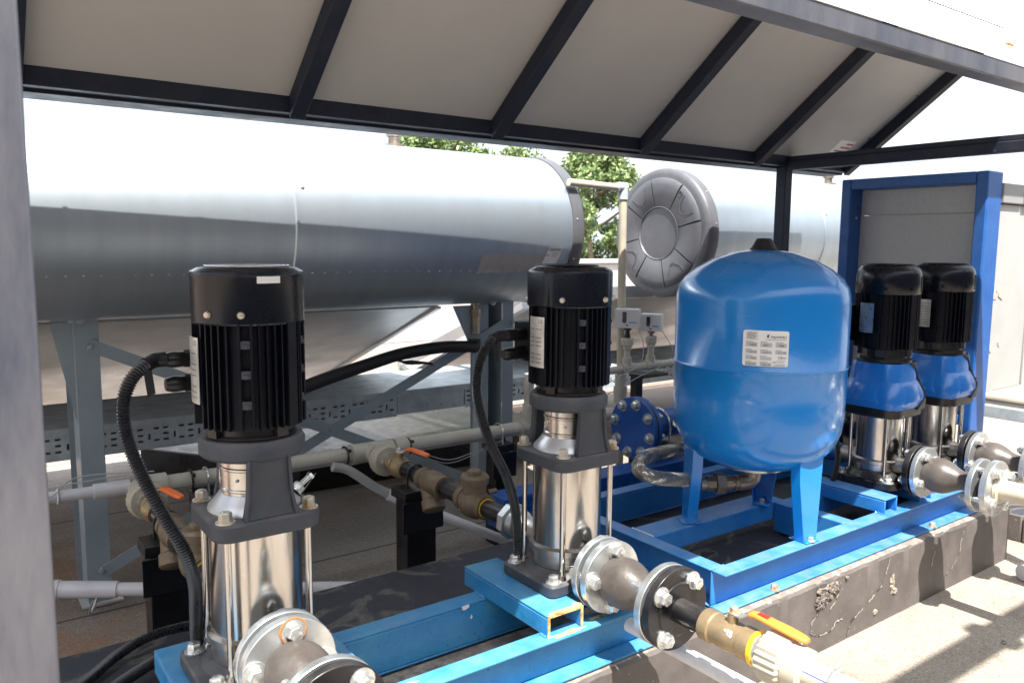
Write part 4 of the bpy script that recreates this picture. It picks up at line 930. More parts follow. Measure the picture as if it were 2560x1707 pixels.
pump_tall(.453, 1.42, 'nearest tall stainless pump at left, black motor with small white sticker', 'round')
pump_tall(1.20, 1.42, 'second tall stainless pump, between the nearest pump and the blue tank', 'oct')

# conduits hanging from the glands of the tall pumps
for px, lab in ((.453, 'black corrugated cable conduit looping down beside the nearest pump'), (1.20, 'black corrugated cable conduit looping down beside the second tall pump')):
    t = thing('motor_conduit', (px - .1, 1.5, .37), lab, 'conduit', 'black corrugated conduits')
    if px < 1: P = [(.310, 1.505, .953), (.293, 1.49, .948), (.266, 1.478, .925), (.250, 1.465, .885), (.252, 1.455, .83), (.272, 1.445, .76), (.300, 1.435, .69), (.330, 1.43, .62), (.350, 1.45, .55), (.36, 1.49, .47), (.37, 1.53, .40), (.40, 1.58, .33)]
    else: P = [(1.055, 1.505, .951), (1.036, 1.50, .945), (1.005, 1.50, .905), (.993, 1.50, .85), (1.0, 1.50, .79), (1.03, 1.495, .70), (1.07, 1.49, .62), (1.10, 1.495, .54), (1.112, 1.50, .46), (1.12, 1.51, .38), (1.14, 1.56, .29)]
    b = B(); corrugated(b, P, .0122, .0054, 14); mesh_obj('conduit_tube', b, 'rubber', t, sharp=20)
    b = B(); b.tube([Vector(P[0]) + V(.02, 0, .001), Vector(P[0]), Vector(P[1])], .0135, 12); b.add([Vector(P[1]) + V(-.006, -.01, -.01), Vector(P[1]) + V(.008, -.01, -.008), Vector(P[1]) + V(.012, -.012, -.05), Vector(P[1]) + V(-.002, -.014, -.055)], [(0, 1, 2, 3)])
    mesh_obj('tape_wrap', b, 'gask', t)

# discharge lines of the tall pumps
def bellows(par, x, ya, yb, z=.44, s=1.0):
    L = ya - yb; b = B()
    prof = [(.036, 0), (.047, .04), (.054, .15), (.057, .28), (.055, .40), (.046, .52), (.035, .63), (.029, .73), (.029, .82), (.034, .92), (.042, 1)]
    b.lathe([(r * s, u * L) for r, u in prof], (x, ya, z), (0, -1, 0), 40)
    o = mesh_obj('rubber_joint', b, 'bellow', par, sharp=60)
    md = o.modifiers.new('sub', 'SUBSURF'); md.levels = 1; md.render_levels = 2
    return o
def discharge_tall(x, label, idx):
    z = .42 if idx == 0 else .447
    t = thing('discharge_line', (x, 1.2, z), label, 'pipe line', 'discharge lines with bolted flanges')
    flange(t, 'pump_flange', x, 1.303, 1.286, .0825, 'galv', z=z)
    flange(t, 'gasket', x, 1.2855, 1.2735, .045, 'gask', z=z)
    flange(t, 'backing_flange', x, 1.273, 1.255, .0825, 'galv', z=z, bore=.040)
    fbolts(t, x, 1.303, 1.255, .0625, z=z, a0=-5)
    bellows(t, x, 1.262, 1.100, z=z)
    flange(t, 'backing_flange', x, 1.103, 1.086, .086, 'galv', z=z, bore=.036)
    flange(t, 'gasket', x, 1.0855, 1.079, .05, 'gask', z=z)
    flange(t, 'black_flange', x, 1.0785, 1.060, .0865, 'blackp', z=z, lip=True)
    fbolts(t, x, 1.103, 1.060, .0655, z=z, a0=52, tail=.035)
    b = B(); b.cyl((x, 1.06, z), (x, .975, z), .0255, n=28); mesh_obj('nipple', b, 'blackp', t)
    b = B(); b.lathe([(.032, 0), (.032, .022), (.029, .025), (.029, .032), (.030, .045), (.031, .058), (.030, .072), (.029, .085), (.029, .09), (.033, .093), (.033, .118)], (x, .985, z), (0, -1, 0), 32, rmod=None)
    b.cyl((x, .922, z + .02), (x, .922, z + .046), .011); vb = mesh_obj('ball_valve', b, 'brass', t)
    b = B(); q = [(x - .028 * 1.3 * math.cos(rad(a)), z + .0375 * math.sin(rad(a))) for a in (0,)]
    for k in range(16): b.ball((x - .0255 + random.uniform(-.001, .001), .915 + random.uniform(-.011, .011), z + .016 + random.uniform(-.006, .006)), .0035, 6, (.4, 1, 1))
    mesh_obj('paint_mark', b, 'whitechip', vb, sharp=20)
    handle(t, x, .920, z + .046, .145, 'orangef', .08, -1, True)
    b = B(); b.lathe([(.034, 0), (.0335, .008)], (x, .866, z), (0, -1, 0), 24); mesh_obj('thread_tape', b, 'yellow', t)
    b = B(); b.lathe([(.031, 0), (.031, .014)], (x, .858, z), (0, -1, 0), 24); mesh_obj('adapter', b, 'zinc', t)
    b = B(); b.lathe([(.038, 0), (.047, .006), (.0485, .014), (.047, .050), (.040, .056)], (x, .846, z), (0, -1, 0), 48, rmod=lambda i: 1 if i % 2 else .93); mesh_obj('union_nut', b, 'pprw', t)
    b = B(); b.lathe([(.041, 0), (.041, .03), (.037, .032)], (x, .789, z), (0, -1, 0), 32); mesh_obj('socket', b, 'pprw', t)
    b = B(); b.cyl((x, .76, z), (x, .25, z), .0255, n=28); pp = mesh_obj('pipe', b, 'pprw', t)
    b = B()
    for dg in (150, 100, 48):
        vs = [V(x + .0257 * math.cos(rad(dg + e)), y, z + .0257 * math.sin(rad(dg + e))) for y in (.755, .26) for e in (-2, 2)]; b.add(vs, [(0, 1, 3, 2)])
    mesh_obj('stripe', b, 'stripe', pp)
    b = B(); ringline(b, x, .705, z, .029, 'Y', .0035); mesh_obj('clamp_ring', b, 'zinc', t)
    if idx == 1:
        a = rad(-5 + 90); c = V(x + .0625 * math.cos(rad(40)), 1.2548, z + .0625 * math.sin(rad(40)))
        b = B(); c = V(x + .0625 * math.cos(rad(85)), 1.2545, z + .0625 * math.sin(rad(85))); b.tube([c + V(.0225 * math.cos(q), -.001, .0225 * math.sin(q)) for q in [PI * 2 * k / 24 for k in range(25)]], .0018, 6); mesh_obj('rust_ring', b, 'rust', t)
    return t
discharge_tall(1.20, 'flanged discharge line with long orange handle in front of the second tall pump', 0)
discharge_tall(.453, 'flanged discharge line of the nearest pump, cut off by the bottom edge', 1)
b = B(); b.cyl((1.245, 1.245, .30), (1.30, .40, .27), .0165, n=20); solo('drain_pipe', b, 'pvc', 'white plastic pipe slanting under the orange-handled discharge line', 'pipe')

# ------------------------------------------------------------------ short pumps with blue covers
def pump_short(px, py, label, plate):
    z0 = .371
    t = thing('booster_pump', (px, py, z0), label, 'pump', 'vertical pumps with blue coupling covers')
    W = lambda x, y, z: V(px + x, py + y, z0 + z); T = Matrix.Translation((px, py, z0))
    b = B(); poly = []
    for i in range(48):
        a = 2 * PI * i / 48; r = .098 + .030 * abs(math.sin(2 * a)) ** 1.5; poly.append((r * math.cos(a) * .96, r * math.sin(a)))
    b.prism(poly, .0005, .026, T); b.lathe([(.10, .026), (.085, .046), (.07, .05)], W(0, 0, 0), n=40); bs = mesh_obj('base', b, 'blackp', t, bevel=.003)
    for sx, sy in ((-1, -1), (1, -1), (1, 1), (-1, 1)): b = B(); b.hexb(W(sx * .079, sy * .083, .026), (0, 0, 1), .0125, .010); mesh_obj('base_bolt', b, 'zinc', bs)
    b = B(); b.lathe([(.070, .040), (.074, .05), (.076, .072), (.0815, .075), (.0820, .086), (.075, .090)], W(0, 0, 0), n=56); b.cyl(W(0, -.06, .07), W(0, -.125, .07), .030, n=24); b.cyl(W(0, .06, .07), W(0, .13, .07), .03, n=24); vol = mesh_obj('volute', b, 'stainm', t, sharp=32)
    b = B(); pts = [W(-.077 * math.sin(rad(a)), -.077 * math.cos(rad(a)), .058) for a in range(30, 66, 4)]; b.tube(pts, .0009, 6); b.tube([pts[-1] + V(0, 0, -.006), pts[-1], pts[-1] + V(0, 0, .006)], .0009, 6); mesh_obj('flow_arrow', b, 'satin', vol)
    b = B(); b.lathe([(.0735, .089), (.0735, .246)], W(0, 0, 0), n=64); mesh_obj('stainless_sleeve', b, 'stain', t)
    for k, a in enumerate((-137, -60, 30, 120)):
        b = B(); b.cyl(W(.088 * math.cos(rad(a)), .088 * math.sin(rad(a)), .028), W(.088 * math.cos(rad(a)), .088 * math.sin(rad(a)), .25), .0058, n=12); b.lathe([(.011, 0), (.009, .014)], W(.088 * math.cos(rad(a)), .088 * math.sin(rad(a)), .026), n=10); mesh_obj('tie_rod', b, 'stain', t)
    def sec(h, r, z, n=6): return [W(x, y, z) for x, y in rrect(h, h, r, n)]
    b = B(); b.loft([sec(.096, .05, .238), sec(.103, .05, .244), sec(.104, .048, .272), sec(.100, .05, .2765)]); mesh_obj('skirt', b, 'blackp', t, sharp=30)
    CS = [(.268, .103, .046), (.276, .107, .046), (.296, .108, .046), (.318, .104, .046), (.338, .096, .044), (.352, .090, .043), (.357, .0865, .043), (.400, .0825, .042), (.415, .079, .042)]
    b = B(); b.loft([sec(h, r_, z) for z, h, r_ in CS]); mesh_obj('coupling_cover', b, 'bcover', t, sharp=30)
    # raised front facets of the cover
    b = B()
    for F in (lambda u, h, z: W(u, -h, z), lambda u, h, z: W(-h, u, z)):
        q0 = [F(-.055, .1066, .280), F(.050, .1066, .280), F(.045, .0945, .346), F(-.035, .0945, .346)]
        q1 = [F(-.045, .1112, .292), F(.040, .1112, .292), F(.034, .1025, .334), F(-.024, .1025, .334)]
        b = B(); b.add(q0 + q1, [(0, 1, 5, 4), (1, 2, 6, 5), (2, 3, 7, 6), (3, 0, 4, 7), (4, 5, 6, 7)]); mesh_obj('cover_bulge', b, 'bcover', t, sharp=60, bevel=.004)
    b = B(); st_ = []
    for z, h, r_, a0_, a1_, ext in ((.262, .1075, .046, -90, 0, .030), (.285, .1105, .046, -90, 0, .016), (.300, .1095, .046, -72, -18, 0), (.312, .1085, .046, -60, -32, 0), (.338, .0985, .044, -60, -32, 0), (.372, .0875, .043, -62, -30, 0), (.392, .0855, .042, -80, -10, 0), (.405, .0845, .042, -90, 0, .012), (.417, .0815, .042, -90, 0, .03)):
        ring = []
        for e_ in (0.0015, -.006):
            pts_ = []
            for k in range(9):
                a = rad(a0_ + (a1_ - a0_) * k / 8); pts_.append(V(px + h - r_ + (r_ + e_) * math.cos(a), py - h + r_ + (r_ + e_) * math.sin(a), z0 + z))
            pts_ = [pts_[0] + V(-ext, 0, 0)] + pts_ + [pts_[-1] + V(0, ext, 0)]
            ring += pts_ if e_ > 0 else pts_[::-1]
        st_.append(ring)
    b.loft(st_); mesh_obj('corner_strip', b, 'blackp', t, sharp=30)
    b = B()
    for z, h in ((.325, .104), (.355, .093)): b.ball(W(h - .0115, -h + .0115, z), .0052, 8)
    mesh_obj('cover_screw', b, 'castiron', t)
    b = B(); b.lathe([(.080, .414), (.086, .418), (.086, .426), (.072, .432), (.071, .458), (.083, .465)], W(0, 0, 0), n=40)
    for a in (20, 110, 200, 290): b.box(-.014, .014, .064, .082, .436, .460, T @ Matrix.Rotation(rad(a), 4, 'Z'))
    mesh_obj('motor_flange', b, 'blackp', t)
    b = B(); b.lathe([(.084, .462), (.0845, .468), (.0845, .645)], W(0, 0, 0), n=56)
    for k in range(42):
        a = 360 * k / 42
        if any(abs((a - c + 180) % 360 - 180) < 9 for c in (180, 262, 318, 90)): continue
        b.box(-.0014, .0014, .083, .0985, .464, .646, T @ Matrix.Rotation(rad(a - 90), 4, 'Z'))
    for a in (262,): b.box(-.013, .013, .083, .0975, .464, .646, T @ Matrix.Rotation(rad(a - 90), 4, 'Z'))
    for a in (318,):
        for s_ in (-1, 1): b.box(s_ * .009 - .002, s_ * .009 + .002, .083, .0985, .464, .646, T @ Matrix.Rotation(rad(a - 90), 4, 'Z'))
    mb = mesh_obj('motor_body', b, 'blackm', t, sharp=25)
    b = B()
    for z in (.50, .545, .59): b = B(); b.box(-.006, .006, .084, .0975, z, z + .012, T @ Matrix.Rotation(rad(318 - 90), 4, 'Z')); mesh_obj('rib_nut', b, 'zinc', mb)
    b = B(); b.box(-.128, -.02, .075, .135, .48, .60, T); tb = mesh_obj('terminal_box', b, 'blackm', t, bevel=.005)
    for z in (.51, .555): b = B(); c = W(-.127, .095, z); b.lathe([(.018, 0), (.018, .010), (.015, .012), (.014, .03)], c, (-1, 0, 0), 10); mesh_obj('cable_gland', b, 'plastic', tb)
    b = B(); pz = [rad(-16 + 28 * i / 6 - 2) for i in range(7)]
    b.loft([[W(-.101 * math.cos(a), -.101 * math.sin(a) + .008, z) for z in (.515, .612)] + [W(-.0998 * math.cos(a), -.0998 * math.sin(a) + .008, z) for z in (.612, .515)] for a in pz]); pn = mesh_obj('nameplate', b, plate, t)
    b = B()
    for k in range(9):
        for a0_, a1_ in ((-14, -5), (-3, 7)):
            z = .522 + k * .0095; b.add([W(-.1016 * math.cos(rad(a)), -.1016 * math.sin(rad(a)) + .008, zz) for a, zz in ((a0_, z), (a1_, z), (a1_, z + .002), (a0_, z + .002))], [(0, 1, 2, 3)])
    mesh_obj('print', b, 'inkg', pn)
    b = B(); b.lathe([(.0975, .641), (.1005, .645), (.1005, .690), (.099, .708), (.094, .722), (.085, .7315), (.078, .7345), (.074, .733), (.02, .737), (.002, .737)], W(0, 0, 0), n=64)
    b.box(-.0015, .0015, .098, .1022, .648, .70, T @ Matrix.Rotation(rad(282 - 90), 4, 'Z')); fc = mesh_obj('fan_cover', b, 'capgloss', t, sharp=50)
    b = B()
    for r in [.012 + .0075 * i for i in range(9)]: b.tube([W(r * math.cos(2 * PI * i / 32), r * math.sin(2 * PI * i / 32), .7385) for i in range(33)], .0015, 6)
    for a in range(0, 360, 18): b.tube([W(.012 * math.cos(rad(a)), .012 * math.sin(rad(a)), .739), W(.074 * math.cos(rad(a)), .074 * math.sin(rad(a)), .737)], .0013, 5)
    mesh_obj('fan_grille', b, 'blackp', fc)
    b = B()
    for a in (-155, -108, -20, 80): b.lathe([(.006, -.002), (.006, .002), (.002, .003)], W(.1005 * math.cos(rad(a)), .1005 * math.sin(rad(a)), .66), (math.cos(rad(a)), math.sin(rad(a)), 0), 10)
    mesh_obj('cover_screw', b, 'blackm', fc)
    return t
pump_short(2.575, 1.41, 'blue-covered pump standing right beside the blue tank', 'plateb')
pump_short(2.945, 1.41, 'blue-covered pump furthest right, in front of the blue panel frame', 'plate')
def discharge_short(x, label):
    z = .44; t = thing('discharge_line', (x, 1.15, z), label, 'pipe line', 'discharge lines with bolted flanges')
    flange(t, 'black_flange', x, 1.283, 1.264, .084, 'blackp')
    flange(t, 'backing_flange', x, 1.258, 1.242, .0825, 'galv', bore=.040)
    fbolts(t, x, 1.283, 1.242, .0625, a0=25, hr=.0135)
    bellows(t, x, 1.248, 1.085)
    flange(t, 'backing_flange', x, 1.088, 1.071, .0825, 'galv', bore=.036)
    flange(t, 'pipe_flange', x, 1.048, 1.028, .0855, 'galv', bore=.03)
    b = B(); b.cyl((x, 1.071, z), (x, 1.048, z), .045, n=24); mesh_obj('gasket', b, 'gask', t)
    fbolts(t, x, 1.088, 1.028, .0635, a0=30, hr=.0145, tail=.025)
    b = B(); b.lathe([(.044, 0), (.044, .01), (.0315, .012), (.0315, .9)], (x, 1.027, z), (0, -1, 0), 32); pp = mesh_obj('pipe', b, 'pprw', t)
    b = B()
    for dg in (128, 75):
        vs = [V(x + .0318 * math.cos(rad(dg + e)), y, z + .0318 * math.sin(rad(dg + e))) for y in (1.0, .13) for e in (-2, 2)]; b.add(vs, [(0, 1, 3, 2)])
    mesh_obj('stripe', b, 'stripe', pp)
    return t
discharge_short(2.575, 'flanged discharge pipe with blue stripes from the pump beside the tank')
discharge_short(2.945, 'flanged discharge pipe at the right edge, from the furthest right pump')

# suction side of the short pumps
for x, lab in ((2.575, 'black butterfly valve behind the blue-covered pump beside the tank'), (2.945, 'black butterfly valve behind the furthest right blue-covered pump')):
    t = thing('suction_valve', (x, 1.7, .44), lab, 'valve', 'butterfly valves behind the short pumps')
    flange(t, 'blue_flange', x, 1.80, 1.782, .09, 'navyblue'); flange(t, 'valve_body', x, 1.778, 1.735, .075, 'blackp'); flange(t, 'blue_flange', x, 1.73, 1.712, .09, 'blackp')
    b = B(); b.cyl((x, 1.95, .44), (x, 1.80, .44), .035); b.cyl((x, 1.712, .44), (x, 1.54, .44), .035); mesh_obj('pipe', b, 'navyblue', t)
    b = B(); b.box(x - .02, x + .02, 1.74, 1.77, .51, .56); b.ball((x - .05, 1.72, .50), .018, 10); mesh_obj('actuator', b, 'rust' if x < 2.8 else 'blackp', t)
    b = B(); corrugated(b, [(x - .13, 1.50, .93), (x - .17, 1.50, .85), (x - .15, 1.51, .70), (x - .12, 1.50, .55), (x - .11, 1.49, .44), (x - .13, 1.50, .33)], .010, .005); mesh_obj('conduit_tube', b, 'rubber', t, sharp=20)

# ------------------------------------------------------------------ pressure tank
TX, TY = 2.005, 1.488
pt = thing('pressure_tank', (TX, TY, .322), 'glossy blue round pressure tank on three legs with white data label', 'pressure tank')
prof = [(.02, .506), (.10, .510), (.155, .522), (.195, .545), (.226, .580), (.243, .625), (.2485, .67), (.250, .72), (.250, .8155), (.2520, .8170), (.2545, .8195), (.2545, .8205), (.2520, .823), (.250, .8245), (.250, .995), (.2485, 1.022), (.242, 1.048), (.226, 1.072), (.195, 1.098), (.15, 1.124), (.09, 1.145), (.045, 1.153), (.01, 1.155)]
b = B(); b.lathe(prof, (TX, TY, 0), n=96); mesh_obj('shell', b, 'tank', pt, sharp=70)
b = B(); b.lathe([(.040, 1.148), (.040, 1.156), (.036, 1.160), (.023, 1.184), (.020, 1.187), (.003, 1.188)], (TX, TY, 0), n=40); mesh_obj('valve_cap', b, 'gask', pt)
b = B(); b.lathe([(.088, .512), (.088, .506), (.086, .505)], (TX, TY, 0), n=40); gk = mesh_obj('gasket', b, 'gask', pt)
b = B(); b.lathe([(.092, .5045), (.092, .498), (.03, .496)], (TX, TY, 0), n=48)
mesh_obj('bottom_flange', b, 'galv', pt)
for a in (-93, 27, 147):
    b = B(); Mr = Matrix.Translation((TX, TY, 0)) @ Matrix.Rotation(rad(a), 4, 'Z')
    # folded leg: L-section tapering downwards
    rings = []
    for z, rr_, hw in ((.575, .205, .052), (.50, .205, .048), (.323, .212, .028)):
        rings.append([Mr @ V(rr_, -hw, z), Mr @ V(rr_, hw, z), Mr @ V(rr_ - .032, hw + .001, z), Mr @ V(rr_ - .032, hw - .0035, z), Mr @ V(rr_ - .0035, hw - .0035, z), Mr @ V(rr_ - .0035, -hw + .0035, z), Mr @ V(rr_ - .032, -hw + .0035, z), Mr @ V(rr_ - .032, -hw - .001, z)])
    b.loft(rings); b.prism([(.16, -.028), (.2225, -.028), (.2225, .028), (.16, .028)], .3225, .3265, Mr)
    lg = mesh_obj('leg', b, 'tank', pt, sharp=30, bevel=.0012)
    b = B(); b.hexb(Mr @ V(.19 if a != -93 else .214, 0, .3265), (0, 0, 1), .009, .008); mesh_obj('foot_bolt', b, 'zinc', lg)
# label on shell
RL = .2512
def onL(u, v, e=0.0):   # u,v metres on the label, origin top-left; facing azimuth
    a = rad(-63.2) + u / RL; v2 = v + .0015 * (u / .12)
    return V(TX + (RL + e) * math.sin(a), TY - (RL + e) * math.cos(a), .9385 - v2)
LW, LH = .1200, .0975
b = B(); n = 16; rows = []
def lrow(v, e):
    ins = 0
    for k, (vv) in enumerate((v, LH - v)):
        if vv < .006: ins = .006 - math.sqrt(max(0, .006 ** 2 - (.006 - vv) ** 2))
    return [onL(ins + (LW - 2 * ins) * i / n, v, e) for i in range(n + 1)]
vsr = [0, .0008, .002, .006, LH / 2, LH - .006, LH - .002, LH - .0008, LH]
g = [lrow(v, .0006) for v in vsr]; b.add([p for r in g for p in r], [(i * (n + 1) + j, i * (n + 1) + j + 1, (i + 1) * (n + 1) + j + 1, (i + 1) * (n + 1) + j) for i in range(len(vsr) - 1) for j in range(n)])
lb = mesh_obj('data_label', b, 'white', pt, sharp=70)
def lbend(e): return lambda p: onL(p.x, -p.y, e)
def lrect(b, u, v, w_, h, e):
    k = 4
    for i in range(k): b.add([onL(u + w_ * i / k, v, e), onL(u + w_ * (i + 1) / k, v, e), onL(u + w_ * (i + 1) / k, v + h, e), onL(u + w_ * i / k, v + h, e)], [(0, 1, 2, 3)])
b = B()
for c, u in enumerate((.008, .046, .085)):
    for r, v in enumerate((.034, .055, .072, .088)):
        if c == 2 and r > 1: continue
        lrect(b, u, v - .001, .030, .0115 if r == 0 else .009, .0010)
mesh_obj('field_boxes', b, 'field', lb)
b = B()
def lt(txt, size, u, v, xs=1, sh=0, off=0): textmesh(b, txt, size, Matrix.Translation((u, -v, 0)), bend=lbend(.0014), xs=xs, shear=sh, off=off)
lt('RAJAWALI', .0088, .071, .0195, 1.0, .3, .00008)
lrect(b, .062, .0115, .0035, .007, .0014); b.add([onL(.0625, .011, .0015), onL(.069, .010, .0015), onL(.066, .0145, .0015), onL(.069, .019, .0015), onL(.064, .0165, .0015)], [(0, 1, 2, 3, 4)])
lt('NEX', .0085, .0185, .0425); lt('50LT', .0075, .0535, .0420, .85, 0, .0001); lt('10 Bar', .0075, .093, .0420, .75, 0, .0001)
lt('110 °C', .0065, .017, .0615); lt('-10/70°C', .0062, .0505, .0612); lt('P x 1.43', .0062, .0925, .0610)
lt('3 Bar', .006, .0225, .0780); lt('27.03.2018', .0056, .0085, .0945); lt('90836 28', .0056, .051, .0945)
lt('CE', .0095, .0925, .0755); lt('0045', .0055, .104, .0745); lt('EAC', .0075, .0795, .0870, .7)
lt('ISO 9001:2015', .0035, .0905, .0825); lt('TS EN 13831', .0035, .0905, .0875)
mesh_obj('lettering', b, 'ink', lb)
b = B()
for k in range(7): lrect(b, .009, .0055 + k * .0029, .030 - .004 * (k % 3), .0011, .0013)
lrect(b, .058, .0235, .054, .0010, .0013)
for c, u in enumerate((.008, .046, .085)):
    for r, v in enumerate((.0305, .0518, .0690, .0850)):
        if c == 2 and r > 1: continue
        lrect(b, u, v, .020 - .004 * ((c + r) % 2), .0011, .0013)
lrect(b, .086, .0915, .026, .001, .0013); lrect(b, .080, .0942, .032, .001, .0013)
mesh_obj('small_print', b, 'inkg', lb)
# outlet elbow, union, braided hose
t = thing('tank_connection', (TX, TY, .46), 'tarnished elbow and union fittings under the blue tank', 'pipe fitting')
b = B(); b.cyl((TX, TY, .5045), (TX, TY, .47), .022); 
ev = V(-.81, .45, 0).normalized()
b.tube(spline([V(TX, TY, .495), V(TX, TY, .468), V(TX, TY, .455) + ev * .006, V(TX, TY, .446) + ev * .022, V(TX, TY, .445) + ev * .05], 6), .0245, 20); mesh_obj('elbow', b, 'hosefit', t)
c = V(TX, TY, .445)
b = B(); b.lathe([(.024, .05), (.024, .062)], c, ev, 8); b.lathe([(.019, .062), (.019, .072)], c, ev, 16); b.lathe([(.024, .072), (.024, .092)], c, ev, 8); b.lathe([(.033, .094), (.033, .122)], c, ev, 6); b.lathe([(.025, .124), (.025, .15)], c, ev, 8); b.lathe([(.021, .15), (.021, .17)], c, ev, 16); mesh_obj('union', b, 'hosefit', t)
hp = [c + ev * .16, V(1.85, 1.585, .452), V(1.76, 1.607, .466), V(1.70, 1.62, .480), V(1.675, 1.645, .494), V(1.70, 1.675, .507), V(1.775, 1.71, .512), V(1.90, 1.745, .502), V(2.1, 1.79, .485), V(2.3, 1.95, .465), V(2.38, 2.14, .46)]
path = resample(spline(hp, 30), .008); N_ = len(path)
b = B(); b.tube(path, .0185, 16)
T_ = []; 
for i in range(N_): T_.append((path[min(N_ - 1, i + 1)] - path[max(0, i - 1)]).normalized())
u = T_[0].orthogonal().normalized(); fr = []
for i in range(N_):
    if i: u = T_[i - 1].rotation_difference(T_[i]) @ u
    u = (u - T_[i] * u.dot(T_[i])).normalized(); fr.append((u.copy(), T_[i].cross(u)))
for k in range(18):
    for s_ in (1, -1):
        b.tube([path[i] + (fr[i][0] * math.cos(2 * PI * k / 18 + s_ * i * .27) + fr[i][1] * math.sin(2 * PI * k / 18 + s_ * i * .27)) * (.0192 + .0008 * ((i + (s_ > 0)) % 2)) for i in range(N_)], .0019, 4)
solo('braided_hose', b, 'braid', 'thick braided steel hose looping from under the blue tank to the manifold', 'hose')

# ------------------------------------------------------------------ suction manifold with blind flange
MY, MZ = 2.225, .443
mf = thing('suction_manifold', (2.22, MY, MZ), 'blue painted manifold pipe closed by a round blue blind flange with eight bolts', 'manifold')
b = B(); b.lathe([(.001, 0), (.125, 0), (.125, .016), (.001, .016)], (2.215, MY, MZ), (1, 0, 0), 64); mesh_obj('blind_flange', b, 'navyblue', mf, bevel=.002)
b = B(); b.lathe([(.07, 0), (.123, 0), (.123, .008), (.07, .008)], (2.2315, MY, MZ), (1, 0, 0), 56); mesh_obj('gasket', b, 'gask', mf)
b = B(); b.lathe([(.06, 0), (.124, 0), (.124, .018), (.06, .018)], (2.240, MY, MZ), (1, 0, 0), 56); mesh_obj('pipe_flange', b, 'navyblue', mf, bevel=.002)
b = B(); b.cyl((2.25, MY, MZ), (3.25, MY, MZ), .058, n=40)
for x in (2.575, 2.945): b.cyl((x, MY, MZ), (x, 1.94, MZ), .036)
mesh_obj('pipe', b, 'navyblue', mf)
for k in range(8):
    a = rad(12 + 45 * k); c = V(2.215, MY + .1 * math.cos(a), MZ + .1 * math.sin(a)); b = B(); b.hexb(c, (-1, 0, 0), .0155, .014); b.cyl(c, c + V(.075, 0, 0), .008); b.hexb(c + V(.044, 0, 0), (1, 0, 0), .015, .012); mesh_obj('flange_bolt', b, 'galv', mf)
b = B(); b.tube([V(2.36, MY + .064 * math.cos(a), MZ + .064 * math.sin(a)) for a in [PI * i / 16 for i in range(17)]] + [V(2.36, MY - .064, MZ - .10)], .005, 8); mesh_obj('u_bolt', b, 'zinc', mf)
ms = thing('manifold_beam', (1.6, 2.15, 0), 'dark blue beam on black feet carrying the manifold behind the blue tank', 'steel frame')
b = B(); b.box(1.50, 3.2, 2.10, 2.20, .205, .318); mesh_obj('beam', b, 'navyblue', ms, bevel=.004)
for x in (2.05, 2.62): b = B(); b.box(x, x + .055, 2.05, 2.25, .165, .2045); b.box(x, x + .05, 2.15, 2.2, 0, .1645); mesh_obj('foot', b, 'blackp', ms, bevel=.002)
b = B(); b.box(2.34, 2.39, 2.15, 2.22, .3185, .375); mesh_obj('saddle', b, 'blackp', ms, bevel=.003)
b = B(); b.box(1.79, 1.84, 2.02, 2.20, .0, .055); solo('tube_stub', b, 'blackp', 'short black square tube lying on the roof behind the frame', 'tube', bevel=.002)

# ------------------------------------------------------------------ riser, switches
rs = thing('riser_pipe', (1.89, PY, .5), 'thin beige pipe rising from the header and running right to the switch boxes', 'pipe')
b = B(); b.cyl((1.89, PY, .50), (1.89, PY, .60), .016, n=20); b.cyl((1.93, PY, .625), (2.9, PY, .640), .0165, n=20)
b.cyl((2.427, PY, .64), (2.427, PY, .74), .014, n=20); b.cyl((2.573, PY, .65), (2.573, PY, .735), .014, n=20); mesh_obj('pipe', b, 'ppr', rs)
b = B(); b.lathe([(.022, 0), (.022, .035), (.017, .038), (.017, .055)], (1.89, PY, .50), n=20); b.tube(spline([(1.89, PY, .585), (1.89, PY, .62), (1.905, PY, .635), (1.945, PY, .632)], 5), .023, 18); mesh_obj('elbow', b, 'ppr', rs)
for x in (2.427, 2.573): b = B(); b.cyl((x - .032, PY, .628 + (x - 1.93) * .015), (x + .032, PY, .628 + (x - 1.93) * .015), .023, n=20); b.cyl((x, PY, .64), (x, PY, .68), .021, n=20); mesh_obj('tee', b, 'ppr', rs)
for x in (2.427, 2.573):
    b = B(); b.lathe([(.016, 0), (.020, .003), (.020, .018), (.026, .022), (.027, .046), (.022, .052)], (x, PY, .715), (0, 0, 1), 36, rmod=lambda i: 1 if i % 2 else .97); mesh_obj('adapter', b, 'ppr', rs)
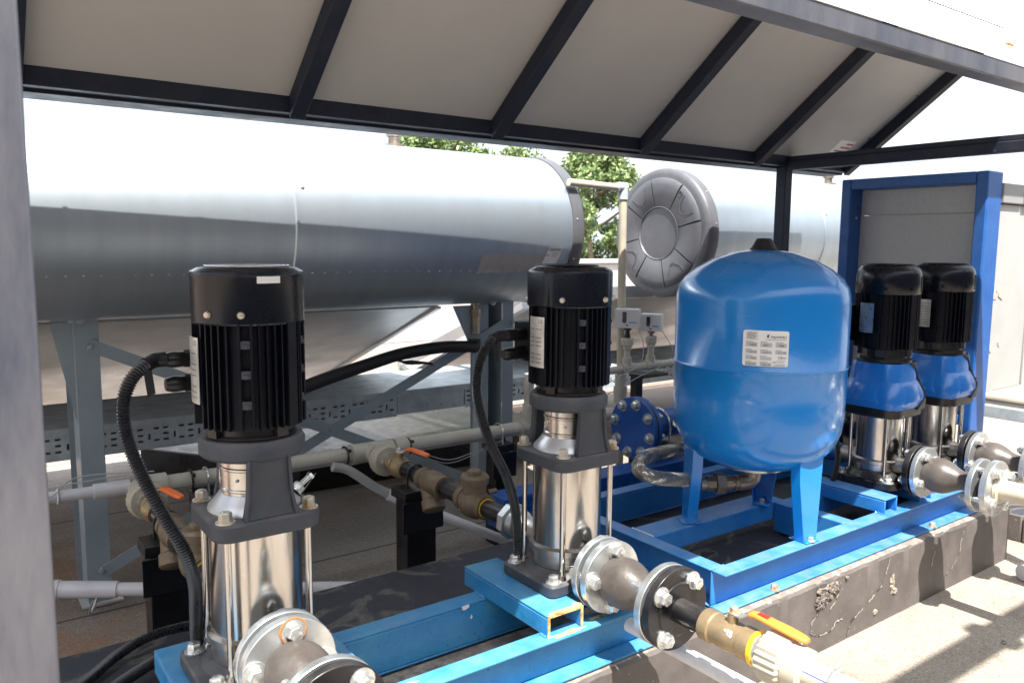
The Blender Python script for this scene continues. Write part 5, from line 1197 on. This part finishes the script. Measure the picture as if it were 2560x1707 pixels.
for x, z0, ang, lab, sc in ((2.427, .812, -10, 'left grey pressure switch box on the thin riser pipe', 1.0), (2.573, .790, -14, 'right grey pressure switch box on the thin riser pipe', .92)):
    t = thing('pressure_switch', (x, PY, z0), lab, 'pressure switch', 'pressure switches on the riser')
    Mr = Matrix.Translation((x, PY, z0)) @ Matrix.Rotation(rad(-45 + ang), 4, 'Z') @ Matrix.Scale(sc, 4)
    b = B(); b.prism(rrect(.052, .030, .006), .0, .082, Mr); mesh_obj('housing', b, 'switch', t, bevel=.004)
    b = B(); b.box(-.052, .052, -.0312, -.0305, .001, .081, Mr); b.box(.0015, .003, -.0320, -.0309, .0, .082, Mr); mesh_obj('cover', b, 'switch', t)
    b = B(); b.prism([(-.018, .026), (-.006, .020), (.0, .030), (.0, .070), (-.018, .070)], .0, .0012, Mr @ Matrix.Translation((0, -.0312, 0)) @ Matrix.Rotation(PI / 2, 4, 'X')); mesh_obj('scale_window', b, 'dark', t)
    b = B(); b.lathe([(.004, 0), (.004, .002)], Mr @ V(.003, -.032, .013), Mr.to_3x3() @ V(0, -1, 0), 10); mesh_obj('set_screw', b, 'dark', t)
    b = B(); Mt = Mr @ Matrix.Translation((.012, -.0322, .022)) @ Matrix.Rotation(PI / 2, 4, 'X'); b.box(0, .030, .001, .006, 0, .0004, Mt); mesh_obj('printed_mark', b, mat('blue_ink', (.05, .2, .5), .5), t)
    b = B(); b.lathe([(.017, 0), (.017, -.010), (.010, -.012), (.010, -.03), (.013, -.032), (.013, -.045)], (x, PY, z0), n=16); mesh_obj('socket', b, 'plastic' if x < 2.5 else 'hosefit', t)
def wire(pts, label, m='wire', r=.0018):
    b = B(); b.tube(spline(pts, 10), r, 6); return solo('cable', b, m, label, 'cable', 'thin cables round the pipes')
wire([(2.46, PY - .03, .81), (2.475, PY - .05, .74), (2.46, PY - .05, .66), (2.38, PY - .04, .62), (2.2, PY - .02, .55), (2.1, PY, .5)], 'thin grey cable from the left switch box')
wire([(2.61, PY - .03, .79), (2.65, PY - .06, .70), (2.60, PY - .05, .64), (2.45, PY - .05, .60), (2.3, PY - .03, .54), (2.05, PY, .47), (1.95, PY, .455)], 'thin grey cable from the right switch box')
wire([(1.38, PY - .03, .42), (1.5, PY - .03, .375), (1.62, PY - .02, .385), (1.75, PY - .02, .41)], 'thin grey cable sagging under the header pipe', r=.0016)
wire([(1.36, PY - .02, .42), (1.5, PY - .02, .36), (1.64, PY - .01, .375), (1.75, PY - .01, .40)], 'second grey cable sagging just under the first', r=.0016)
wire([(-.1, PY - .02, .50), (.15, PY - .01, .487), (.3, PY - .03, .495), (.42, PY - .01, .492), (.47, PY - .03, .49)], 'thin cable tied along the white pipe at the left', r=.002)
wire([(-.1, PY + .0, .47), (.1, PY - .03, .475), (.22, PY - .03, .465), (.3, PY + .01, .50), (.5, PY + .01, .485)], 'second thin cable wound round the white pipe at the left', r=.002)
wire([(1.0, PY, .40), (.9, PY - .05, .33), (.8, PY - .06, .30), (.65, PY - .05, .29)], 'loose thin cable beneath the header pipe', r=.0015)

# white plastic pipes
t = thing('white_pipe', (.2, 2.48, .47), 'white plastic pipe joining the header elbow from the left', 'pipe', 'white plastic pipes')
b = B(); b.cyl((-.4, PY, .470), (.43, PY, .452), .0165, n=20); mesh_obj('pipe', b, 'pvc', t); b = B(); b.cyl((.335, PY, .4545), (.43, PY, .4525), .0215, n=20); mesh_obj('socket', b, 'pvc', t)
b = B(); ringline(b, .245, PY, .456, .019, 'X', .0022); b.cyl((.245, PY - .02, .47), (.245, PY - .02, .495), .0015); mesh_obj('cable_tie', b, 'white', t)
t = thing('white_pipe', (.3, 2.7, .1), 'white plastic pipe low above the roof in front of the left grey leg', 'pipe', 'white plastic pipes')
pa, pb = V(-.2, 2.87, .155), V(1.15, 2.25, .045)
b = B(); b.cyl(pa, pb, .0205, n=24); wp = mesh_obj('pipe', b, 'pvc', t)
b = B(); b.cyl(pa.lerp(pb, .33), pa.lerp(pb, .445), .0255, n=24); b.cyl(pa.lerp(pb, .325), pa.lerp(pb, .335), .0285, n=24); mesh_obj('socket', b, 'pvc', t)
b = B(); d = (pb - pa).normalized(); side = V(-d.y, d.x, 0).normalized() * -1; nn = (side * .93 + V(0, 0, .35)).normalized()
nn = (nn - d * nn.dot(d)).normalized(); up = nn.cross(d) * -1
if up.z < 0: up = -up
Mt = Matrix(((d.x, up.x, nn.x, 0), (d.y, up.y, nn.y, 0), (d.z, up.z, nn.z, 0), (0, 0, 0, 1))); Mt = Matrix.Translation(pa.lerp(pb, .565) + nn * .0212) @ Mt
textmesh(b, 'AW2112 6009 61300-21 JIS 61300-21 DN-40X 10-27:50', .0085, Mt, th=0); mesh_obj('lettering', b, 'inkg', wp)
t = thing('white_pipe', (1.3, 2.4, .2), 'white plastic pipe slanting down behind the plinth to the right of the black post', 'pipe', 'white plastic pipes')
pa, pb = V(1.235, 2.42, .30), V(1.70, 2.22, .06)
b = B(); b.cyl(pa, pb, .017, n=20); mesh_obj('pipe', b, 'pvc', t); b = B(); b.cyl(pa, pa.lerp(pb, .12), .0205, n=20); mesh_obj('socket', b, 'pvc', t)
b = B(); corrugated(b, [(1.045, 2.455, .420), (1.09, 2.45, .408), (1.13, 2.44, .38), (1.18, 2.43, .34), (1.238, 2.42, .30)], .0165, .006); mesh_obj('flexible_sleeve', b, 'pvcg', t, sharp=20)
t = thing('white_pipe', (2.43, 2.6, .5), 'pale upright pipe with grey elbow in the gap between the two cylinders', 'pipe', 'white plastic pipes')
b = B(); b.cyl((2.445, 2.53, .0), (2.425, 2.53, 1.40), .0175, n=20); b.cyl((2.12, 2.53, 1.418), (2.41, 2.53, 1.41), .015, n=20); mesh_obj('pipe', b, 'pprw', t)
b = B(); b.cyl((2.425, 2.53, 1.36), (2.425, 2.53, 1.425), .022, n=20); b.cyl((2.39, 2.53, 1.412), (2.44, 2.53, 1.412), .021, n=20); mesh_obj('elbow', b, mat('grey_fitting', (.42, .46, .50), .4), t)
b = B(); b.cyl((2.438, 2.53, .47), (2.437, 2.53, .60), .025, n=20); b.cyl((2.438, 2.53, .47), (2.438, 2.53, .545), .031, n=20); mesh_obj('socket', b, 'ppr', t)

# ------------------------------------------------------------------ blue panel frame, control cabinet
pf = thing('panel_frame', (3.2, 1.7, SZ0), 'upright blue steel frame holding a grey sheet behind the short pumps', 'panel frame')
for (ya, yb, lab) in ((1.395, 1.440, 'r'), (1.945, 1.990, 'l')):
    b = B(); b.box(3.2, 3.32, ya, yb, .216, 1.452); mesh_obj('upright', b, 'panelblue', pf, bevel=.006)
b = B(); b.box(3.2, 3.32, 1.4405, 1.9445, 1.408, 1.4515); mesh_obj('top_rail', b, 'panelblue', pf, bevel=.004)
b = B(); b.box(3.2, 3.32, 1.4405, 1.9445, .48, .52); mesh_obj('bottom_rail', b, 'panelblue', pf, bevel=.004)
b = B(); b.box(3.285, 3.292, 1.441, 1.944, .521, 1.300); b.box(3.288, 3.295, 1.441, 1.944, 1.3015, 1.407); mesh_obj('back_sheet', b, 'cabg', pf)
b = B(); b.lathe([(.006, 0), (.005, .004)], (3.25, 1.9445, 1.29), (0, -1, 0), 10); mesh_obj('screw', b, 'zinc', pf)
cb_ = thing('control_cabinet', (3.33, 1.7, .6), 'white control cabinet with grey hood and torn sticker marks at the right edge', 'cabinet')
b = B(); b.box(3.324, 3.64, 1.405, 1.93, .60, 1.335); mesh_obj('housing', b, 'cab', cb_, bevel=.004)
b = B(); b.box(3.6415, 3.656, 1.40, 1.935, .603, 1.33); mesh_obj('door', b, 'cab', cb_, bevel=.004)
b = B(); b.box(3.324, 3.50, 1.390, 1.94, 1.337, 1.412); b.box(3.505, 3.70, 1.385, 1.94, 1.337, 1.39); mesh_obj('hood', b, mat('grey_hood', (.28, .28, .28), .5), cb_, bevel=.003)
b = B(); rr = random.Random(5)
for cx, cz, s_ in ((3.345, .98, .022), (3.40, .985, .026), (3.415, .79, .012), (3.345, .77, .014), (3.36, 1.0, .012)):
    b = B()
    P = [(cx + s_ * rr.uniform(.6, 1.2) * math.cos(2 * PI * k / 7), cz + s_ * rr.uniform(.5, 1.1) * math.sin(2 * PI * k / 7)) for k in range(7)]
    b.prism(P, 0, .0015, Matrix.Translation((0, 1.4035, 0)) @ Matrix.Rotation(PI / 2, 4, 'X')); mesh_obj('torn_sticker', b, 'paper', cb_)

# far right: discharge header and tray
t = thing('outer_header', (3.9, 1.5, .45), 'pale pipe with blue stripe crossing at the right edge beyond the panel frame', 'pipe')
b = B(); b.cyl((4.0, .6, .47), (4.0, 3.0, .47), .032, n=24); mesh_obj('pipe', b, 'pprw', t)
b = B(); vs = [V(4.0 + .0325 * math.cos(rad(dg)), y, .47 + .0325 * math.sin(rad(dg))) for y in (.6, 3.0) for dg in (192, 197)]; b.add(vs, [(0, 1, 3, 2)]); mesh_obj('stripe', b, 'stripe', t)
b = B(); b.box(3.96, 3.963, .6, 3.0, .385, .435); b.box(3.964, 4.15, .6, 3.0, .382, .385)
solo('cable_tray', b, 'trayg', 'short galvanised tray under the pale pipe at the right edge', 'cable tray')
b = B(); b.cyl((3.06, 1.11, .03), (3.5, .9, .03), .022, n=20); b.cyl((3.045, 1.117, .03), (3.09, 1.097, .03), .027, n=20); solo('white_pipe', b, 'pvc', 'capped end of a white pipe on the sunny roof at the right edge', 'pipe', 'white plastic pipes')
b = B(); b.box(2.50, 2.517, .945, .955, .001, .004, None); b.box(2.512, 2.522, .952, .958, .001, .006); solo('scrap', b, 'hosefit', 'tiny scrap of metal on the sunny roof', 'scrap')

# ------------------------------------------------------------------ trees
def tree(x, y, h, cr, label, kind='broad', z_low=.2, n=5200, sx=1.0):
    rr = random.Random(int(x * 10 + y)); t = thing('tree', (x, y, 0), label, 'tree', 'trees beyond the roof')
    b = B(); b.tube([(x, y, 0), (x + .03, y, h * .3), (x - .04, y + .03, h * .6), (x, y, h * .92)], .1, 8, rf=lambda i: .11 - .03 * i)
    for k in range(8):
        a = rr.uniform(0, 6.28); z = h * rr.uniform(.35, .8); L = cr * rr.uniform(.5, .85); b.tube([(x, y, z), (x + L * .5 * math.cos(a), y + L * .5 * math.sin(a), z + L * .25), (x + L * math.cos(a), y + L * math.sin(a), z + L * .6)], .03, 6, rf=lambda i: .04 - .013 * i)
    mesh_obj('trunk', b, 'bark', t)
    clumps = []
    for k in range(46 if kind == 'broad' else 60):
        u = rr.random(); z = z_low + (h - z_low) * u
        if kind == 'broad': R_ = cr * math.sqrt(max(.05, 1 - (2 * u - .95) ** 2)) 
        else: R_ = cr * (1.02 - u)
        a = rr.uniform(0, 6.28); q = R_ * math.sqrt(rr.uniform(.25, 1)); clumps.append((x + q * math.cos(a) * sx, y + q * math.sin(a), z, (cr * rr.uniform(.20, .34)) if kind == 'broad' else cr * .16))
    for mi, mn in enumerate(('leafa', 'leafb') if kind == 'broad' else ('needle',)):
        b = B(); per = n // len(clumps) // (2 if kind == 'broad' else 1)
        for cx, cy, cz, r in clumps:
            for k in range(per):
                th = rr.uniform(0, 6.28); cp = rr.uniform(-1, 1); sp = math.sqrt(1 - cp * cp); q = r * rr.uniform(.55, 1.05)
                p = V(cx + q * sp * math.cos(th), cy + q * sp * math.sin(th), cz + q * cp * .75)
                s_ = rr.uniform(.026, .045) if kind == 'broad' else .04
                if kind == 'broad': s_ = s_ * cr / 1.2
                nrm = V(rr.gauss(0, 1), rr.gauss(0, 1), rr.gauss(.6, 1)).normalized(); e1 = nrm.orthogonal().normalized(); e1 = Quaternion(nrm, rr.uniform(0, 6.28)) @ e1; e2 = nrm.cross(e1)
                b.add([p - e1 * s_ * 1.4, p - e2 * s_ * .6, p + e1 * s_ * 1.4, p + e2 * s_ * .6], [(0, 1, 2, 3)])
        mesh_obj('crown', b, mn, t)
tree(8.75, 9.9, 2.7, 1.05, 'bright leafy tree seen in the gap between the two cylinders', n=16000, z_low=.5)
tree(9.45, 9.5, 1.5, .6, 'low bright bush right of the leafy tree in the gap', n=6000)
tree(8.2, 11.2, 2.75, .9, 'leafy tree just above the right end of the left cylinder', n=9000, z_low=.8)
tree(8.0, 13.6, 3.3, 1.4, 'leafy tree crown above the left cylinder beside its vent', n=14000, z_low=1.2)
tree(10.2, 14.2, 3.15, 1.1, 'small leafy tree crown above the middle of the left cylinder', n=9000, z_low=1.2)
tree(13.4, 15.4, 3.75, .9, 'dark conifer tip above the left cylinder end', 'conifer', 1.5, 9000)
